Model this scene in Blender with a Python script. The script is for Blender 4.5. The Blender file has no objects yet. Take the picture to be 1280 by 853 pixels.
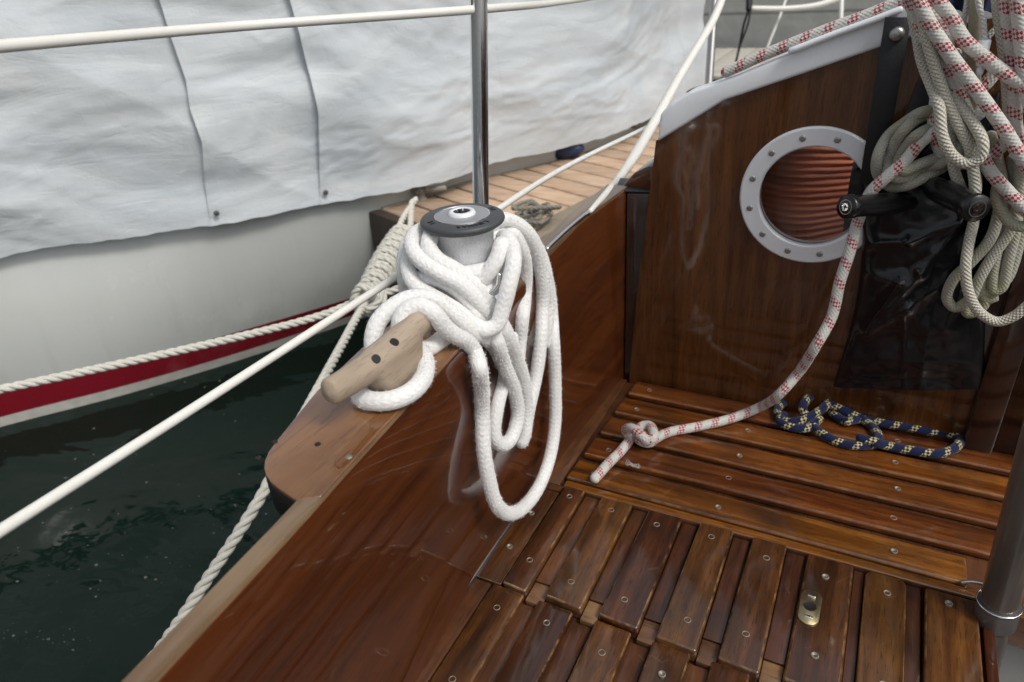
import bpy, bmesh, math, random
from mathutils import Vector, Matrix, noise
random.seed(7)
sc = bpy.context.scene
COL = sc.collection
# ---------------------------------------------------------------- camera frame (metres; camera stands 0.9 above the seat)
F = 884.0; CX, CY = 640.0, 426.5
M = Matrix(((0.89189303, -0.16625751, 0.4205773), (0.44759207, 0.45758685, -0.76829396), (-0.06471599, 0.87348309, 0.48253406)))
C = Vector((0, 0, 0.9))
def ray(u, v): return M @ Vector((u - CX, -(v - CY), -F))
def onz(u, v, z): r = ray(u, v); return C + r * ((z - C.z) / r.z)
def onx(u, v, x): r = ray(u, v); return C + r * (x / r.x)
def ony(u, v, y): r = ray(u, v); return C + r * (y / r.y)
def dep(u, v, d): return C + ray(u, v) * (d / F)
def proj(p):
    q = M.transposed() @ (Vector(p) - C); return CX + F * q.x / -q.z, CY - F * q.y / -q.z
PAD = 0.449                     # height of the coaming top
WX, WY = -0.498, 0.794          # winch axis
WN = Vector((0.531, -0.847, 0))
def wp(u, v, off):
    r = ray(u, v); w0 = Vector((WX, WY, 0)) + WN * off
    return C + r * ((w0 - C).dot(WN) / r.dot(WN))
BY = 1.371                      # plane of the bulkhead
def bp(u, v, off): return ony(u, v, BY - off)

# ---------------------------------------------------------------- mesh helpers
class MB:
    def __init__(s): s.v = []; s.f = []; s.uv = []; s.sm = []
    def add(s, vs, fs, uvs=None, smooth=True):
        b = len(s.v); s.v += [Vector(p) for p in vs]
        for i, f in enumerate(fs):
            s.f.append([b + k for k in f]); s.sm.append(smooth)
            s.uv.append(uvs[i] if uvs else [(0, 0)] * len(f))
    def bm(s, b, smooth=True):
        b.verts.ensure_lookup_table(); b.faces.ensure_lookup_table()
        for i, v in enumerate(b.verts): v.index = i
        s.add([v.co.copy() for v in b.verts], [[v.index for v in f.verts] for f in b.faces], None, smooth); b.free()
    def obj(s, name, mat, parent=None, loc=None, auto=None):
        o0 = Vector(loc) if loc is not None else Vector((0, 0, 0))
        base = parent_base(parent) if parent else o0
        me = bpy.data.meshes.new(name)
        me.from_pydata([tuple(p - base) for p in s.v], [], s.f)
        ul = me.uv_layers.new(name='UVMap'); k = 0
        for i, pl in enumerate(me.polygons):
            pl.use_smooth = s.sm[i]
            for q in range(pl.loop_total): ul.data[pl.loop_start + q].uv = s.uv[i][q]
        me.materials.append(mat)
        me.set_sharp_from_angle(angle=math.radians(auto or 62))
        o = bpy.data.objects.new(name, me); COL.objects.link(o)
        if parent: o.parent = parent
        else: o.location = o0
        return o
def parent_base(p):
    t = Vector((0, 0, 0))
    while p: t += p.location; p = p.parent
    return t
def thing(name, label, cat, loc=(0, 0, 0), group=None):
    o = bpy.data.objects.new(name, None); COL.objects.link(o); o.location = loc
    o.empty_display_size = .05
    o['label'] = label; o['category'] = cat
    if group: o['group'] = group
    return o
def tag(o, label, cat, group=None):
    o['label'] = label; o['category'] = cat
    if group: o['group'] = group
    return o
def bevel_bm(b, w, seg=2, edges=None):
    if w > 0: bmesh.ops.bevel(b, geom=edges if edges is not None else b.edges[:], offset=w, segments=seg, profile=.5, affect='EDGES', clamp_overlap=True)
def prism(mb, poly, z0, z1, w=0, seg=2, topz=None, axis='z', smooth=True):
    """poly: list of (a,b); extruded along axis from z0 to z1"""
    b = bmesh.new()
    def P(a, c, h):
        if axis == 'z': return Vector((a, c, h))
        if axis == 'y': return Vector((a, h, c))
        return Vector((h, a, c))
    lo = [b.verts.new(P(a, c, z0)) for a, c in poly]; hi = [b.verts.new(P(a, c, z1)) for a, c in poly]
    n = len(poly); b.faces.new(lo[::-1]); b.faces.new(hi)
    for i in range(n): b.faces.new((lo[i], lo[(i + 1) % n], hi[(i + 1) % n], hi[i]))
    bmesh.ops.recalc_face_normals(b, faces=b.faces[:])
    bevel_bm(b, w, seg); mb.bm(b, smooth); return mb
def box(mb, x0, x1, y0, y1, z0, z1, w=0, seg=2): return prism(mb, [(x0, y0), (x1, y0), (x1, y1), (x0, y1)], z0, z1, w, seg)
def frame(d):
    d = Vector(d).normalized(); a = Vector((0, 0, 1)) if abs(d.z) < .9 else Vector((1, 0, 0))
    x = d.cross(a).normalized(); return x, d.cross(x).normalized(), d
def lathe(mb, prof, o, d=(0, 0, 1), n=40, caps=True):
    """prof: list of (r, h)"""
    x, y, d = frame(d); o = Vector(o); vs = []; fs = []
    for r, h in prof:
        for k in range(n):
            a = 2 * math.pi * k / n; vs.append(o + d * h + (x * math.cos(a) + y * math.sin(a)) * r)
    for i in range(len(prof) - 1):
        for k in range(n):
            k2 = (k + 1) % n; fs.append((i * n + k, i * n + k2, (i + 1) * n + k2, (i + 1) * n + k))
    if caps:
        fs.append(list(range(n))[::-1]); fs.append([(len(prof) - 1) * n + k for k in range(n)])
    # flip so that normals look outward
    b = bmesh.new(); bv = [b.verts.new(v) for v in vs]
    for f in fs:
        try: b.faces.new([bv[i] for i in f])
        except ValueError: pass
    bmesh.ops.recalc_face_normals(b, faces=b.faces[:]); mb.bm(b); return mb
def rod(mb, a, b_, r, n=20, r2=None):
    a = Vector(a); b_ = Vector(b_); L = (b_ - a).length; r2 = r if r2 is None else r2
    return lathe(mb, [(r, 0), (r2, L)], a, b_ - a, n)
# ---- ropes
def spline(pts, step):
    P = [Vector(p) for p in pts]
    P = [P[0] * 2 - P[1]] + P + [P[-1] * 2 - P[-2]]
    out = []
    for i in range(1, len(P) - 2):
        p0, p1, p2, p3 = P[i - 1:i + 3]
        # centripetal catmull-rom
        t0 = 0; t1 = t0 + max((p1 - p0).length, 1e-5) ** .5; t2 = t1 + max((p2 - p1).length, 1e-5) ** .5; t3 = t2 + max((p3 - p2).length, 1e-5) ** .5
        n = max(2, int((p2 - p1).length / step))
        for k in range(n):
            t = t1 + (t2 - t1) * k / n
            A1 = p0 * ((t1 - t) / (t1 - t0)) + p1 * ((t - t0) / (t1 - t0)); A2 = p1 * ((t2 - t) / (t2 - t1)) + p2 * ((t - t1) / (t2 - t1)); A3 = p2 * ((t3 - t) / (t3 - t2)) + p3 * ((t - t2) / (t3 - t2))
            B1 = A1 * ((t2 - t) / (t2 - t0)) + A2 * ((t - t0) / (t2 - t0)); B2 = A2 * ((t3 - t) / (t3 - t1)) + A3 * ((t - t1) / (t3 - t1))
            out.append(B1 * ((t2 - t) / (t2 - t1)) + B2 * ((t - t1) / (t2 - t1)))
    out.append(P[-2]); return out
def frames(path):
    T = []
    for i in range(len(path)):
        a = path[max(0, i - 1)]; b = path[min(len(path) - 1, i + 1)]; T.append((b - a).normalized())
    x, y, _ = frame(T[0]); out = []
    for i, t in enumerate(T):
        x = (x - t * x.dot(t)).normalized(); out.append((x, t.cross(x).normalized(), t))
    return out
def tube(mb, path, r, n=12, caps=True, vr=None, v0=0.0, lump=0.0):
    fr = frames(path); L = v0; vs = []; fs = []; uv = []; Ls = []
    for i, p in enumerate(path):
        if i: L += (p - path[i - 1]).length
        Ls.append(L); rr = r if vr is None else r * vr(i / (len(path) - 1))
        if lump: rr *= 1 + lump * noise.noise(Vector((L * 22, v0, r * 50)))
        x, y, t = fr[i]
        for k in range(n):
            a = 2 * math.pi * k / n; vs.append(p + (x * math.cos(a) + y * math.sin(a)) * rr)
    for i in range(len(path) - 1):
        for k in range(n):
            k2 = (k + 1) % n; fs.append((i * n + k, i * n + k2, (i + 1) * n + k2, (i + 1) * n + k))
            uv.append([(Ls[i], k / n), (Ls[i], (k + 1) / n), (Ls[i + 1], (k + 1) / n), (Ls[i + 1], k / n)])
    if caps:
        for e, sgn in ((0, -1), (len(path) - 1, 1)):
            b0 = len(vs); x, y, t = fr[e]
            rr = r if vr is None else r * vr(e and 1)
            for j, (q, h) in enumerate(((.8, .35), (.45, .6))):
                for k in range(n):
                    a = 2 * math.pi * k / n; vs.append(path[e] + (x * math.cos(a) + y * math.sin(a)) * rr * q + t * sgn * h * rr)
            vs.append(path[e] + t * sgn * rr * .68)
            rings = [e * n, b0, b0 + n]
            for a_, b_ in ((0, 1), (1, 2)):
                for k in range(n):
                    k2 = (k + 1) % n; f = (rings[a_] + k, rings[b_] + k, rings[b_] + k2, rings[a_] + k2)
                    fs.append(f if sgn < 0 else f[::-1]); uv.append([(Ls[e], k / n)] * 4)
            for k in range(n):
                k2 = (k + 1) % n; f = (rings[2] + k, len(vs) - 1, rings[2] + k2); fs.append(f if sgn < 0 else f[::-1]); uv.append([(Ls[e], k / n)] * 3)
    mb.add(vs, fs, uv); return mb
def twisted(mb, path, r, pitch=None, n=7):
    pitch = pitch or r * 6.5; fr = frames(path); L = 0; Ls = [0]
    for i in range(1, len(path)): L += (path[i] - path[i - 1]).length; Ls.append(L)
    for s in range(3):
        pts = []
        for i, p in enumerate(path):
            a = 2 * math.pi * (Ls[i] / pitch + s / 3); pts.append(p + (fr[i][0] * math.cos(a) + fr[i][1] * math.sin(a)) * r * .5)
        tube(mb, pts, r * .56, n)
    return mb
def fuzz(mb, path, r, dens, ln=.0045, w=.0003):
    fr = frames(path); vs = []; fs = []
    for i in range(len(path) - 1):
        d = (path[i + 1] - path[i]).length
        k = int(dens * d + random.random())
        for _ in range(k):
            a = random.uniform(0, 6.283); x, y, t = fr[i]; nrm = x * math.cos(a) + y * math.sin(a)
            p = path[i].lerp(path[i + 1], random.random()) + nrm * r * .97
            dr = (nrm + Vector([random.gauss(0, .6) for _ in range(3)])).normalized(); s = dr.cross(t).normalized() * w
            l = ln * random.uniform(.3, 1) ; b = len(vs)
            m = p + dr * l * .55; q = p + (dr + t * random.uniform(-.8, .8)).normalized() * l
            vs += [p - s, p + s, m + s * .7, m - s * .7, q]; fs += [(b, b + 1, b + 2, b + 3), (b + 3, b + 2, b + 4)]
    mb.add(vs, fs, [[(0, 0)] * len(f) for f in fs], False)

# ---------------------------------------------------------------- materials
class NT:
    def __init__(s, name):
        s.m = bpy.data.materials.new(name); s.m.use_nodes = True; s.t = s.m.node_tree; s.p = s.t.nodes['Principled BSDF']
    def n(s, typ, **kw):
        nd = s.t.nodes.new(typ)
        for k, v in kw.items():
            if hasattr(nd, k): setattr(nd, k, v)
        return nd
    def l(s, a, b): s.t.links.new(a, b)
    def val(s, sock, v):
        if hasattr(v, 'links') or isinstance(v, bpy.types.NodeSocket): s.l(v, sock)
        else: sock.default_value = v
    def math(s, op, a, b=None, c=None, clamp=False):
        nd = s.n('ShaderNodeMath', operation=op); nd.use_clamp = clamp
        s.val(nd.inputs[0], a)
        if b is not None: s.val(nd.inputs[1], b)
        if c is not None: s.val(nd.inputs[2], c)
        return nd.outputs[0]
    def noise(s, vec, scale, detail=4, rough=.55, dist=0):
        nd = s.n('ShaderNodeTexNoise'); nd.inputs['Scale'].default_value = scale; nd.inputs['Detail'].default_value = detail; nd.inputs['Roughness'].default_value = rough; nd.inputs['Distortion'].default_value = dist
        if vec is not None: s.l(vec, nd.inputs['Vector'])
        return nd.outputs['Fac']
    def ramp(s, fac, stops):
        nd = s.n('ShaderNodeValToRGB'); e = nd.color_ramp.elements
        while len(e) < len(stops): e.new(.5)
        for i, (p, c) in enumerate(stops):
            e[i].position = p; e[i].color = (*c, 1) if len(c) == 3 else c
        s.l(fac, nd.inputs[0]); return nd.outputs[0]
    def mix(s, fac, a, b, mode='MIX'):
        nd = s.n('ShaderNodeMix', data_type='RGBA', blend_type=mode); s.val(nd.inputs[0], fac)
        for q, v in ((6, a), (7, b)): s.val(nd.inputs[q], (*v, 1) if isinstance(v, tuple) and len(v) == 3 else v)
        return nd.outputs[2]
    def coord(s, k='Object'): return s.n('ShaderNodeTexCoord').outputs[k]
    def mapping(s, vec, scale=(1, 1, 1), rot=(0, 0, 0)):
        nd = s.n('ShaderNodeMapping'); nd.inputs['Scale'].default_value = scale; nd.inputs['Rotation'].default_value = rot; s.l(vec, nd.inputs[0]); return nd.outputs[0]
    def bump(s, h, strength, dist=.001, nrm=None):
        nd = s.n('ShaderNodeBump'); nd.inputs['Strength'].default_value = strength; nd.inputs['Distance'].default_value = dist; s.l(h, nd.inputs['Height'])
        if nrm is not None: s.l(nrm, nd.inputs['Normal'])
        return nd.outputs[0]
    def set(s, **kw):
        for k, v in kw.items():
            sk = s.p.inputs[k.replace('_', ' ')]
            if isinstance(v, tuple) and len(v) == 3: v = (*v, 1)
            s.val(sk, v)
        return s.m
def simple(name, col, rough=.5, metal=0, var=.12, scale=40, bump=.0, **kw):
    t = NT(name); v = t.noise(t.coord(), scale, 5)
    c = t.mix(t.math('MULTIPLY', v, 1), tuple(x * (1 - var) for x in col), tuple(min(1, x * (1 + var)) for x in col))
    t.set(Base_Color=c, Metallic=metal, Roughness=t.math('ADD', t.math('MULTIPLY', t.noise(t.coord(), scale * 2.3), .2), rough - .1))
    if bump: t.set(Normal=t.bump(v, bump, .002))
    return t.set(**kw)
def wood(name, dark, mid, light, axis='y', rough=.3, coat=1., crough=.06, across=28, along=1.4, pore=.5, worn=0.0, objrand=True, wave=.15, grime=.0, scratch=.12, ior=1.5):
    t = NT(name); co = t.coord()
    if objrand:
        inf = t.n('ShaderNodeObjectInfo'); add = t.n('ShaderNodeVectorMath', operation='ADD'); t.l(co, add.inputs[0])
        cmb = t.n('ShaderNodeCombineXYZ'); r7 = t.math('MULTIPLY', inf.outputs['Random'], 7.3)
        for q in range(3): t.l(r7, cmb.inputs[q])
        t.l(cmb.outputs[0], add.inputs[1]); co2 = add.outputs[0]; rnd = inf.outputs['Random']
    else: co2 = co; rnd = None
    sc_ = {'x': (along, across, across), 'y': (across, along, across), 'z': (across, across * .8, along)}[axis]
    g1 = t.noise(t.mapping(co2, sc_), 1, 6, .6, .6)
    g2 = t.noise(t.mapping(co2, tuple(x * .28 for x in sc_)), 1, 3, .5, .8)
    pr = t.noise(t.mapping(co2, tuple((x * 9 if x == across or x == across * .8 else x * 9) for x in sc_)), 1, 3, .6)
    f = t.math('ADD', t.math('MULTIPLY', g1, .62), t.math('MULTIPLY', g2, .42))
    c = t.ramp(f, [(.36, dark), (.50, mid), (.66, light)])
    pm = t.math('GREATER_THAN', pr, .60)
    c = t.mix(t.math('MULTIPLY', pm, pore), c, tuple(x * .45 for x in dark))
    if rnd is not None:
        h = t.n('ShaderNodeHueSaturation'); t.l(c, h.inputs['Color']); t.l(t.math('MULTIPLY_ADD', rnd, .6, .72), h.inputs['Value']); t.l(t.math('MULTIPLY_ADD', rnd, .018, .491), h.inputs['Hue']); c = h.outputs[0]
    if grime:
        gm = t.noise(co, 11, 4, .55); c = t.mix(t.math('MULTIPLY', t.math('SUBTRACT', gm, .42, clamp=True), grime * 7, clamp=True), c, (.02, .012, .008))
    if worn:
        spn = t.n('ShaderNodeSeparateXYZ'); t.l(t.n('ShaderNodeTexCoord').outputs['Normal'], spn.inputs[0]); nz = t.math('ABSOLUTE', spn.outputs[2])
        ed = t.math('MULTIPLY', t.math('LESS_THAN', nz, .93), t.math('GREATER_THAN', nz, .35))
        wn = t.math('MULTIPLY', ed, t.math('MULTIPLY', t.math('SUBTRACT', t.noise(co, 38, 4, .65), .44, clamp=True), 5, clamp=True)); c = t.mix(t.math('MULTIPLY', wn, worn), c, (.30, .17, .07))
    scv = t.n('ShaderNodeTexVoronoi', feature='DISTANCE_TO_EDGE'); scv.inputs['Scale'].default_value = 9; t.l(t.mapping(co, (3.5, .55, 1) if axis != 'x' else (.55, 3.5, 1), (0, 0, .35)), scv.inputs['Vector'])
    scm = t.math('MULTIPLY', t.math('LESS_THAN', scv.outputs['Distance'], .006), t.math('GREATER_THAN', t.noise(co, 16, 3), .56)); c = t.mix(t.math('MULTIPLY', scm, scratch), c, (.30, .19, .12))
    sm = t.noise(co, 7, 5, .7); fine = t.noise(t.mapping(co, (160, 160, 160)), 1, 3)
    t.set(Base_Color=c, Roughness=rough, Coat_Weight=coat, Coat_IOR=ior,
          Coat_Roughness=t.math('ADD', t.math('MULTIPLY', t.math('SUBTRACT', sm, .48, clamp=True), .3), t.math('MULTIPLY_ADD', fine, .04, crough - .03)),
          Normal=t.bump(t.math('ADD', g1, t.math('MULTIPLY', pr, .3)), .12, .001),
          Coat_Normal=t.bump(t.math('ADD', t.noise(co2, 14, 2), t.math('MULTIPLY', g1, .12)), wave, .003))
    t.p.inputs['Specular IOR Level'].default_value = .3
    return t.m
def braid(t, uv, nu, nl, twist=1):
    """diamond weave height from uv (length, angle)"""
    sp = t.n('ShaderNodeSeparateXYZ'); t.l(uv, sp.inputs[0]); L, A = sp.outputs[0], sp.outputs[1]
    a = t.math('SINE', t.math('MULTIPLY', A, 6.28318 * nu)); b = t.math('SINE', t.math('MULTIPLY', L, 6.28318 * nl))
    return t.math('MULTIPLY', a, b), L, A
def chevron(t, uv, nu, nl):
    sp = t.n('ShaderNodeSeparateXYZ'); t.l(uv, sp.inputs[0]); L, A = sp.outputs[0], sp.outputs[1]
    saw = t.math('MULTIPLY', t.math('ABSOLUTE', t.math('SUBTRACT', t.math('FRACT', t.math('MULTIPLY', A, nu)), .5)), 2)
    h = t.math('SINE', t.math('MULTIPLY', t.math('ADD', t.math('MULTIPLY', L, nl), t.math('MULTIPLY', saw, .55)), 6.28318))
    g = t.math('ABSOLUTE', t.math('SINE', t.math('MULTIPLY', saw, 3.14159)))
    return t.math('MULTIPLY', t.math('MULTIPLY_ADD', h, .5, .5), t.math('POWER', g, .5))
def rope_mat(name, col, nu=6, nl=130, bump=.6, fleck=None, pitch=.05, duty=.42, skew=1, chn=14, chl=190, dirt=.15, dirtcol=(.25, .22, .12), darken=.35, dist=.0015):
    t = NT(name); uv = t.coord('UV'); h, L, A = braid(t, uv, nu, nl); co = t.coord()
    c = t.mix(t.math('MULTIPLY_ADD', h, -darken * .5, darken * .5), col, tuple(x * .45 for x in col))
    if fleck:
        band = t.math('FRACT', t.math('ADD', t.math('DIVIDE', L, pitch), t.math('MULTIPLY', A, skew)))
        inb = t.math('LESS_THAN', band, duty)
        ck = t.math('MODULO', t.math('ADD', t.math('FLOOR', t.math('ADD', t.math('MULTIPLY', A, chn), t.math('MULTIPLY', L, chl))), t.math('FLOOR', t.math('SUBTRACT', t.math('MULTIPLY_ADD', A, chn, 1000), t.math('MULTIPLY', L, chl)))), 2)
        half = 1.0
        c = t.mix(t.math('MULTIPLY', t.math('MULTIPLY', inb, t.math('ABSOLUTE', ck)), half), c, fleck)
    d = t.noise(co, 18, 4, .6)
    c = t.mix(t.math('MULTIPLY', t.math('SUBTRACT', d, .45, clamp=True), dirt * 4, clamp=True), c, dirtcol)
    t.set(Base_Color=c, Roughness=.85, Normal=t.bump(h, bump, dist)); t.p.inputs['Sheen Weight'].default_value = .15
    t.p.inputs['Specular IOR Level'].default_value = .25
    return t.m

m_coam = wood('varnished_mahogany_coaming', (.034, .008, .002), (.070, .017, .004), (.105, .029, .007), 'y', across=20, along=1.1, scratch=.0, objrand=False, pore=.35, crough=.05, wave=.10)
m_top = wood('weathered_varnish_top', (.085, .030, .009), (.17, .070, .024), (.26, .125, .050), 'y', ior=1.75, across=20, along=1.2, objrand=False, pore=.3, crough=.04, wave=.04, grime=.2)
m_bulk = wood('varnished_bulkhead_veneer', (.034, .011, .003), (.078, .026, .006), (.125, .046, .012), 'z', across=60, along=4, scratch=.0, objrand=False, pore=.55, crough=.045, wave=.06)
m_darkw = wood('dark_mahogany', (.010, .004, .002), (.022, .008, .004), (.04, .014, .006), 'z', across=30, along=2, objrand=False, crough=.09)
m_slatx = wood('seat_slat_athwart', (.040, .010, .002), (.125, .034, .005), (.25, .084, .015), 'x', across=62, along=4.0, crough=.12, pore=.6, worn=.35, wave=.25, grime=.25)
m_slaty = wood('seat_slat_lengthwise', (.024, .008, .0025), (.070, .023, .006), (.145, .052, .014), 'y', ior=1.65, across=58, along=4.2, crough=.12, pore=.6, worn=.7, wave=.3, grime=.3)
m_slat_o = wood('orange_slat', (.050, .018, .003), (.13, .050, .009), (.26, .115, .024), 'y', across=50, along=4, crough=.15, pore=.6, worn=.6, grime=.3)
m_base = wood('seat_base_board', (.038, .013, .006), (.085, .030, .012), (.14, .053, .021), 'y', across=30, along=2, crough=.12, grime=.35, pore=.5)
m_basel = wood('light_cross_board', (.10, .045, .02), (.18, .09, .04), (.26, .14, .07), 'x', across=30, along=3, crough=.2, grime=.3)
m_cap = wood('greyed_coaming_cap', (.085, .045, .02), (.165, .10, .052), (.27, .19, .115), 'y', across=26, along=1.5, objrand=False, pore=.2, crough=.12, wave=.05, grime=.1)
m_cleat = wood('bare_weathered_wood', (.22, .16, .11), (.33, .255, .185), (.42, .34, .26), 'y', across=38, along=4, coat=.0, rough=.7, pore=.25, objrand=False)
m_near_black = simple('near_black', (.012, .010, .009), .5)  # near-black for the pad body and for hollows drawn as dark discs
m_chrome = simple('polished_stainless', (.90, .90, .91), .16, 1, .06, 90)
m_steel = simple('dull_steel', (.42, .41, .40), .38, 1, .15, 200)
m_brass = simple('worn_brass', (.52, .43, .25), .38, 1, .25, 160, bump=.2)
m_screw = simple('dull_screw_metal', (.30, .27, .22), .6, .7, .4, 300, bump=.2)
m_drum = simple('blasted_drum_alloy', (.70, .71, .73), .48, .45, .30, 420, bump=.5)
m_crown = simple('grey_moulded_crown', (.060, .063, .068), .5, 0, .15, 300, bump=.1)
m_crown_in = simple('satin_grey_disc', (.34, .35, .36), .34, .35, .1, 200)
m_black = simple('black_plastic', (.010, .010, .011), .22, 0, .2, 120, bump=.1)
m_vinyl = None
m_white = simple('white_gloss_paint', (.84, .87, .90), .3, 0, .04, 12)
m_ringp = simple('anodised_ring', (.78, .80, .83), .42, .1, .05, 90)
m_line = simple('white_plastic_line', (.78, .77, .72), .4, 0, .06, 30)
m_strap = simple('black_webbing', (.009, .010, .013), .55, 0, .2, 260, bump=.3)
m_rubber = simple('dark_rubber', (.02, .021, .022), .45)
m_post = wood('smoky_brown_tube', (.05, .04, .035), (.10, .082, .07), (.16, .13, .11), 'z', across=30, along=2, rough=.3, coat=.7, crough=.15, objrand=False, pore=.1)
m_floor = simple('grey_nonskid', (.42, .42, .40), .6, 0, .1, 60)
m_orange = None
def mk_vinyl():
    t = NT('glossy_black_vinyl'); co = t.coord()
    w = t.noise(t.mapping(co, (4.5, 4.5, 3.5), (.4, .5, .6)), 1, 2, .5, 1.6)
    return t.set(Base_Color=(.007, .0075, .009), Roughness=t.math('MULTIPLY_ADD', t.noise(co, 20, 4), .16, .08), Normal=t.bump(t.math('ADD', w, t.math('MULTIPLY', t.noise(co, 30, 2), .02)), .32, .03))
m_vinyl = mk_vinyl()
def mk_orange():
    t = NT('orange_ribs'); co = t.coord(); sp = t.n('ShaderNodeSeparateXYZ'); t.l(co, sp.inputs[0])
    f = t.noise(t.mapping(co, (2, 2, 30)), 1, 4, .6, .5)
    return t.set(Base_Color=t.ramp(f, [(.35, (.42, .10, .045)), (.6, (.70, .20, .09))]), Roughness=.6)
m_orange = mk_orange()
def mk_white_rope():
    t = NT('fluffy_white_rope'); uv = t.coord('UV'); h = chevron(t, uv, 6, 118)
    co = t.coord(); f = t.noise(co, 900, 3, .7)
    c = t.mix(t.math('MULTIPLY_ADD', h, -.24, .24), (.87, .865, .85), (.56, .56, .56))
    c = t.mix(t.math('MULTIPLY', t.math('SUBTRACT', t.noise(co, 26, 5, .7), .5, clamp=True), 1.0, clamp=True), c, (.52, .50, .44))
    hh = t.math('ADD', t.math('MULTIPLY', h, .7), t.math('MULTIPLY', f, .9))
    t.set(Base_Color=c, Roughness=.95, Normal=t.bump(hh, .42, .0018)); t.p.inputs['Sheen Weight'].default_value = .4
    t.p.inputs['Specular IOR Level'].default_value = .1
    return t.m
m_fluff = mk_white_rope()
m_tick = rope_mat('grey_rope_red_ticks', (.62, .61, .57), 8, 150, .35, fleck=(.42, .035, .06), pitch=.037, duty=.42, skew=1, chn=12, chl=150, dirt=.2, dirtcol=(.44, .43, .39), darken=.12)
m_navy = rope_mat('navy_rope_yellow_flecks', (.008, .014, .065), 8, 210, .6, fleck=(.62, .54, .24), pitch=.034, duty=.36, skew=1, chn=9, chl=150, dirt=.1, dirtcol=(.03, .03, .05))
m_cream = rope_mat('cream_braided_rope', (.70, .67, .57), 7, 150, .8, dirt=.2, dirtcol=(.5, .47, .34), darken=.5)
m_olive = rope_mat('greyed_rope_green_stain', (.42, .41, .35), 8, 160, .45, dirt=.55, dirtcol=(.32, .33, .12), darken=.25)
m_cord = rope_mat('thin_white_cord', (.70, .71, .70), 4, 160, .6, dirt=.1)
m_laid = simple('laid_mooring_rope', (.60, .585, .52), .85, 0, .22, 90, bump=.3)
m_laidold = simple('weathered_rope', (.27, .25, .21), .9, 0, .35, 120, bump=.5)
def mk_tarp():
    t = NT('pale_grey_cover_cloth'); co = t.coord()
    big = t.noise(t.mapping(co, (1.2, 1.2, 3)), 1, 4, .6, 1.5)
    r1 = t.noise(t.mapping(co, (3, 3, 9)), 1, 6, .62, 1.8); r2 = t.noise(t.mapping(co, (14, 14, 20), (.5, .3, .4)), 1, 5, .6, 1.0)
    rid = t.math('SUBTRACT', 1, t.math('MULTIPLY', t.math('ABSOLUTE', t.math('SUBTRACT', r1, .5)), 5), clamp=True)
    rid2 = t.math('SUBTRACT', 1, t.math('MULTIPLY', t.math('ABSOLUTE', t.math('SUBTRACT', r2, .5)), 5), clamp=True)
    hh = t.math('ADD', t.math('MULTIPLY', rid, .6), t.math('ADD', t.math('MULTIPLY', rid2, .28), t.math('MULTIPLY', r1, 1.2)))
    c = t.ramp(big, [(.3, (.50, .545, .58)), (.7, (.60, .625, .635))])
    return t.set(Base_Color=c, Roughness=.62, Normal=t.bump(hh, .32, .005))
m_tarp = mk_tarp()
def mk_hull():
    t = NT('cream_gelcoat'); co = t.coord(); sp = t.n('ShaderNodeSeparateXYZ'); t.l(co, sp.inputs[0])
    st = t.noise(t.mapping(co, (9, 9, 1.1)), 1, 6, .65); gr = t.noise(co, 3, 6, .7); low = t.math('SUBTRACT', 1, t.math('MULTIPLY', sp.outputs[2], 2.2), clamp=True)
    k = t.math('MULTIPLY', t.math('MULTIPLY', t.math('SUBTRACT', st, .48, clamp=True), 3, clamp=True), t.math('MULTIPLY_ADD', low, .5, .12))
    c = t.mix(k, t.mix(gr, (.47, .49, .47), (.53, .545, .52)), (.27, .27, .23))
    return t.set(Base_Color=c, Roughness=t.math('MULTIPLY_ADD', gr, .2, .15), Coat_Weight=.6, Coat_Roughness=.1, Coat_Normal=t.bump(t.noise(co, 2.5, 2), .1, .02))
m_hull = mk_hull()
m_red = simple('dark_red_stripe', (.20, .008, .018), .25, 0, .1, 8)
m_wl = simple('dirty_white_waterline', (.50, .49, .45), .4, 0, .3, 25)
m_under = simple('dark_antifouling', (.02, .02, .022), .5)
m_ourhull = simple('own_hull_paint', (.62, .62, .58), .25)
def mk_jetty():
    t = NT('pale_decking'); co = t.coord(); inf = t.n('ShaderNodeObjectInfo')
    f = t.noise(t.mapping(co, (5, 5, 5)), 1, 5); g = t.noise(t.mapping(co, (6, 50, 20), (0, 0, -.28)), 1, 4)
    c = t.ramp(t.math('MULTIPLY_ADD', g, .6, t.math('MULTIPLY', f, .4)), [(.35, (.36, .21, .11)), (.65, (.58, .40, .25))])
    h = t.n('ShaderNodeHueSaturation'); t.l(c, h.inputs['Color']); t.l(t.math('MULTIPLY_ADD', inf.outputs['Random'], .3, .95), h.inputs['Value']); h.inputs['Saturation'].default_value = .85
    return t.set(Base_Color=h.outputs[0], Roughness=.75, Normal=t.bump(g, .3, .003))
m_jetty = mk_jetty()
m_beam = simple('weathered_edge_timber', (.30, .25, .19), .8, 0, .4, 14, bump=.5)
m_jdark = simple('dark_timber', (.05, .035, .025), .6, 0, .4, 14)  # dark brown for the parts below the deck planks
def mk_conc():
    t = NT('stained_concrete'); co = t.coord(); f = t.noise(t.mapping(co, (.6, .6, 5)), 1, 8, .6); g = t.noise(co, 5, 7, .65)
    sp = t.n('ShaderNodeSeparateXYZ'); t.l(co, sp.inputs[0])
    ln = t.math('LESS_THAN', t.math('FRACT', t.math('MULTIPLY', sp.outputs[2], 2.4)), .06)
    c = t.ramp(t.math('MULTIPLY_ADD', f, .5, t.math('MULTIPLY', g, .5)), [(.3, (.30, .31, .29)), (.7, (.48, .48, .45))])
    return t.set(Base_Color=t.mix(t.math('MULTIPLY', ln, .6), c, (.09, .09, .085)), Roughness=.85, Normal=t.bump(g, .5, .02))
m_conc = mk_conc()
m_pont = simple('bleached_pontoon_boards', (.50, .47, .41), .8, 0, .2, 10)
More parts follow.
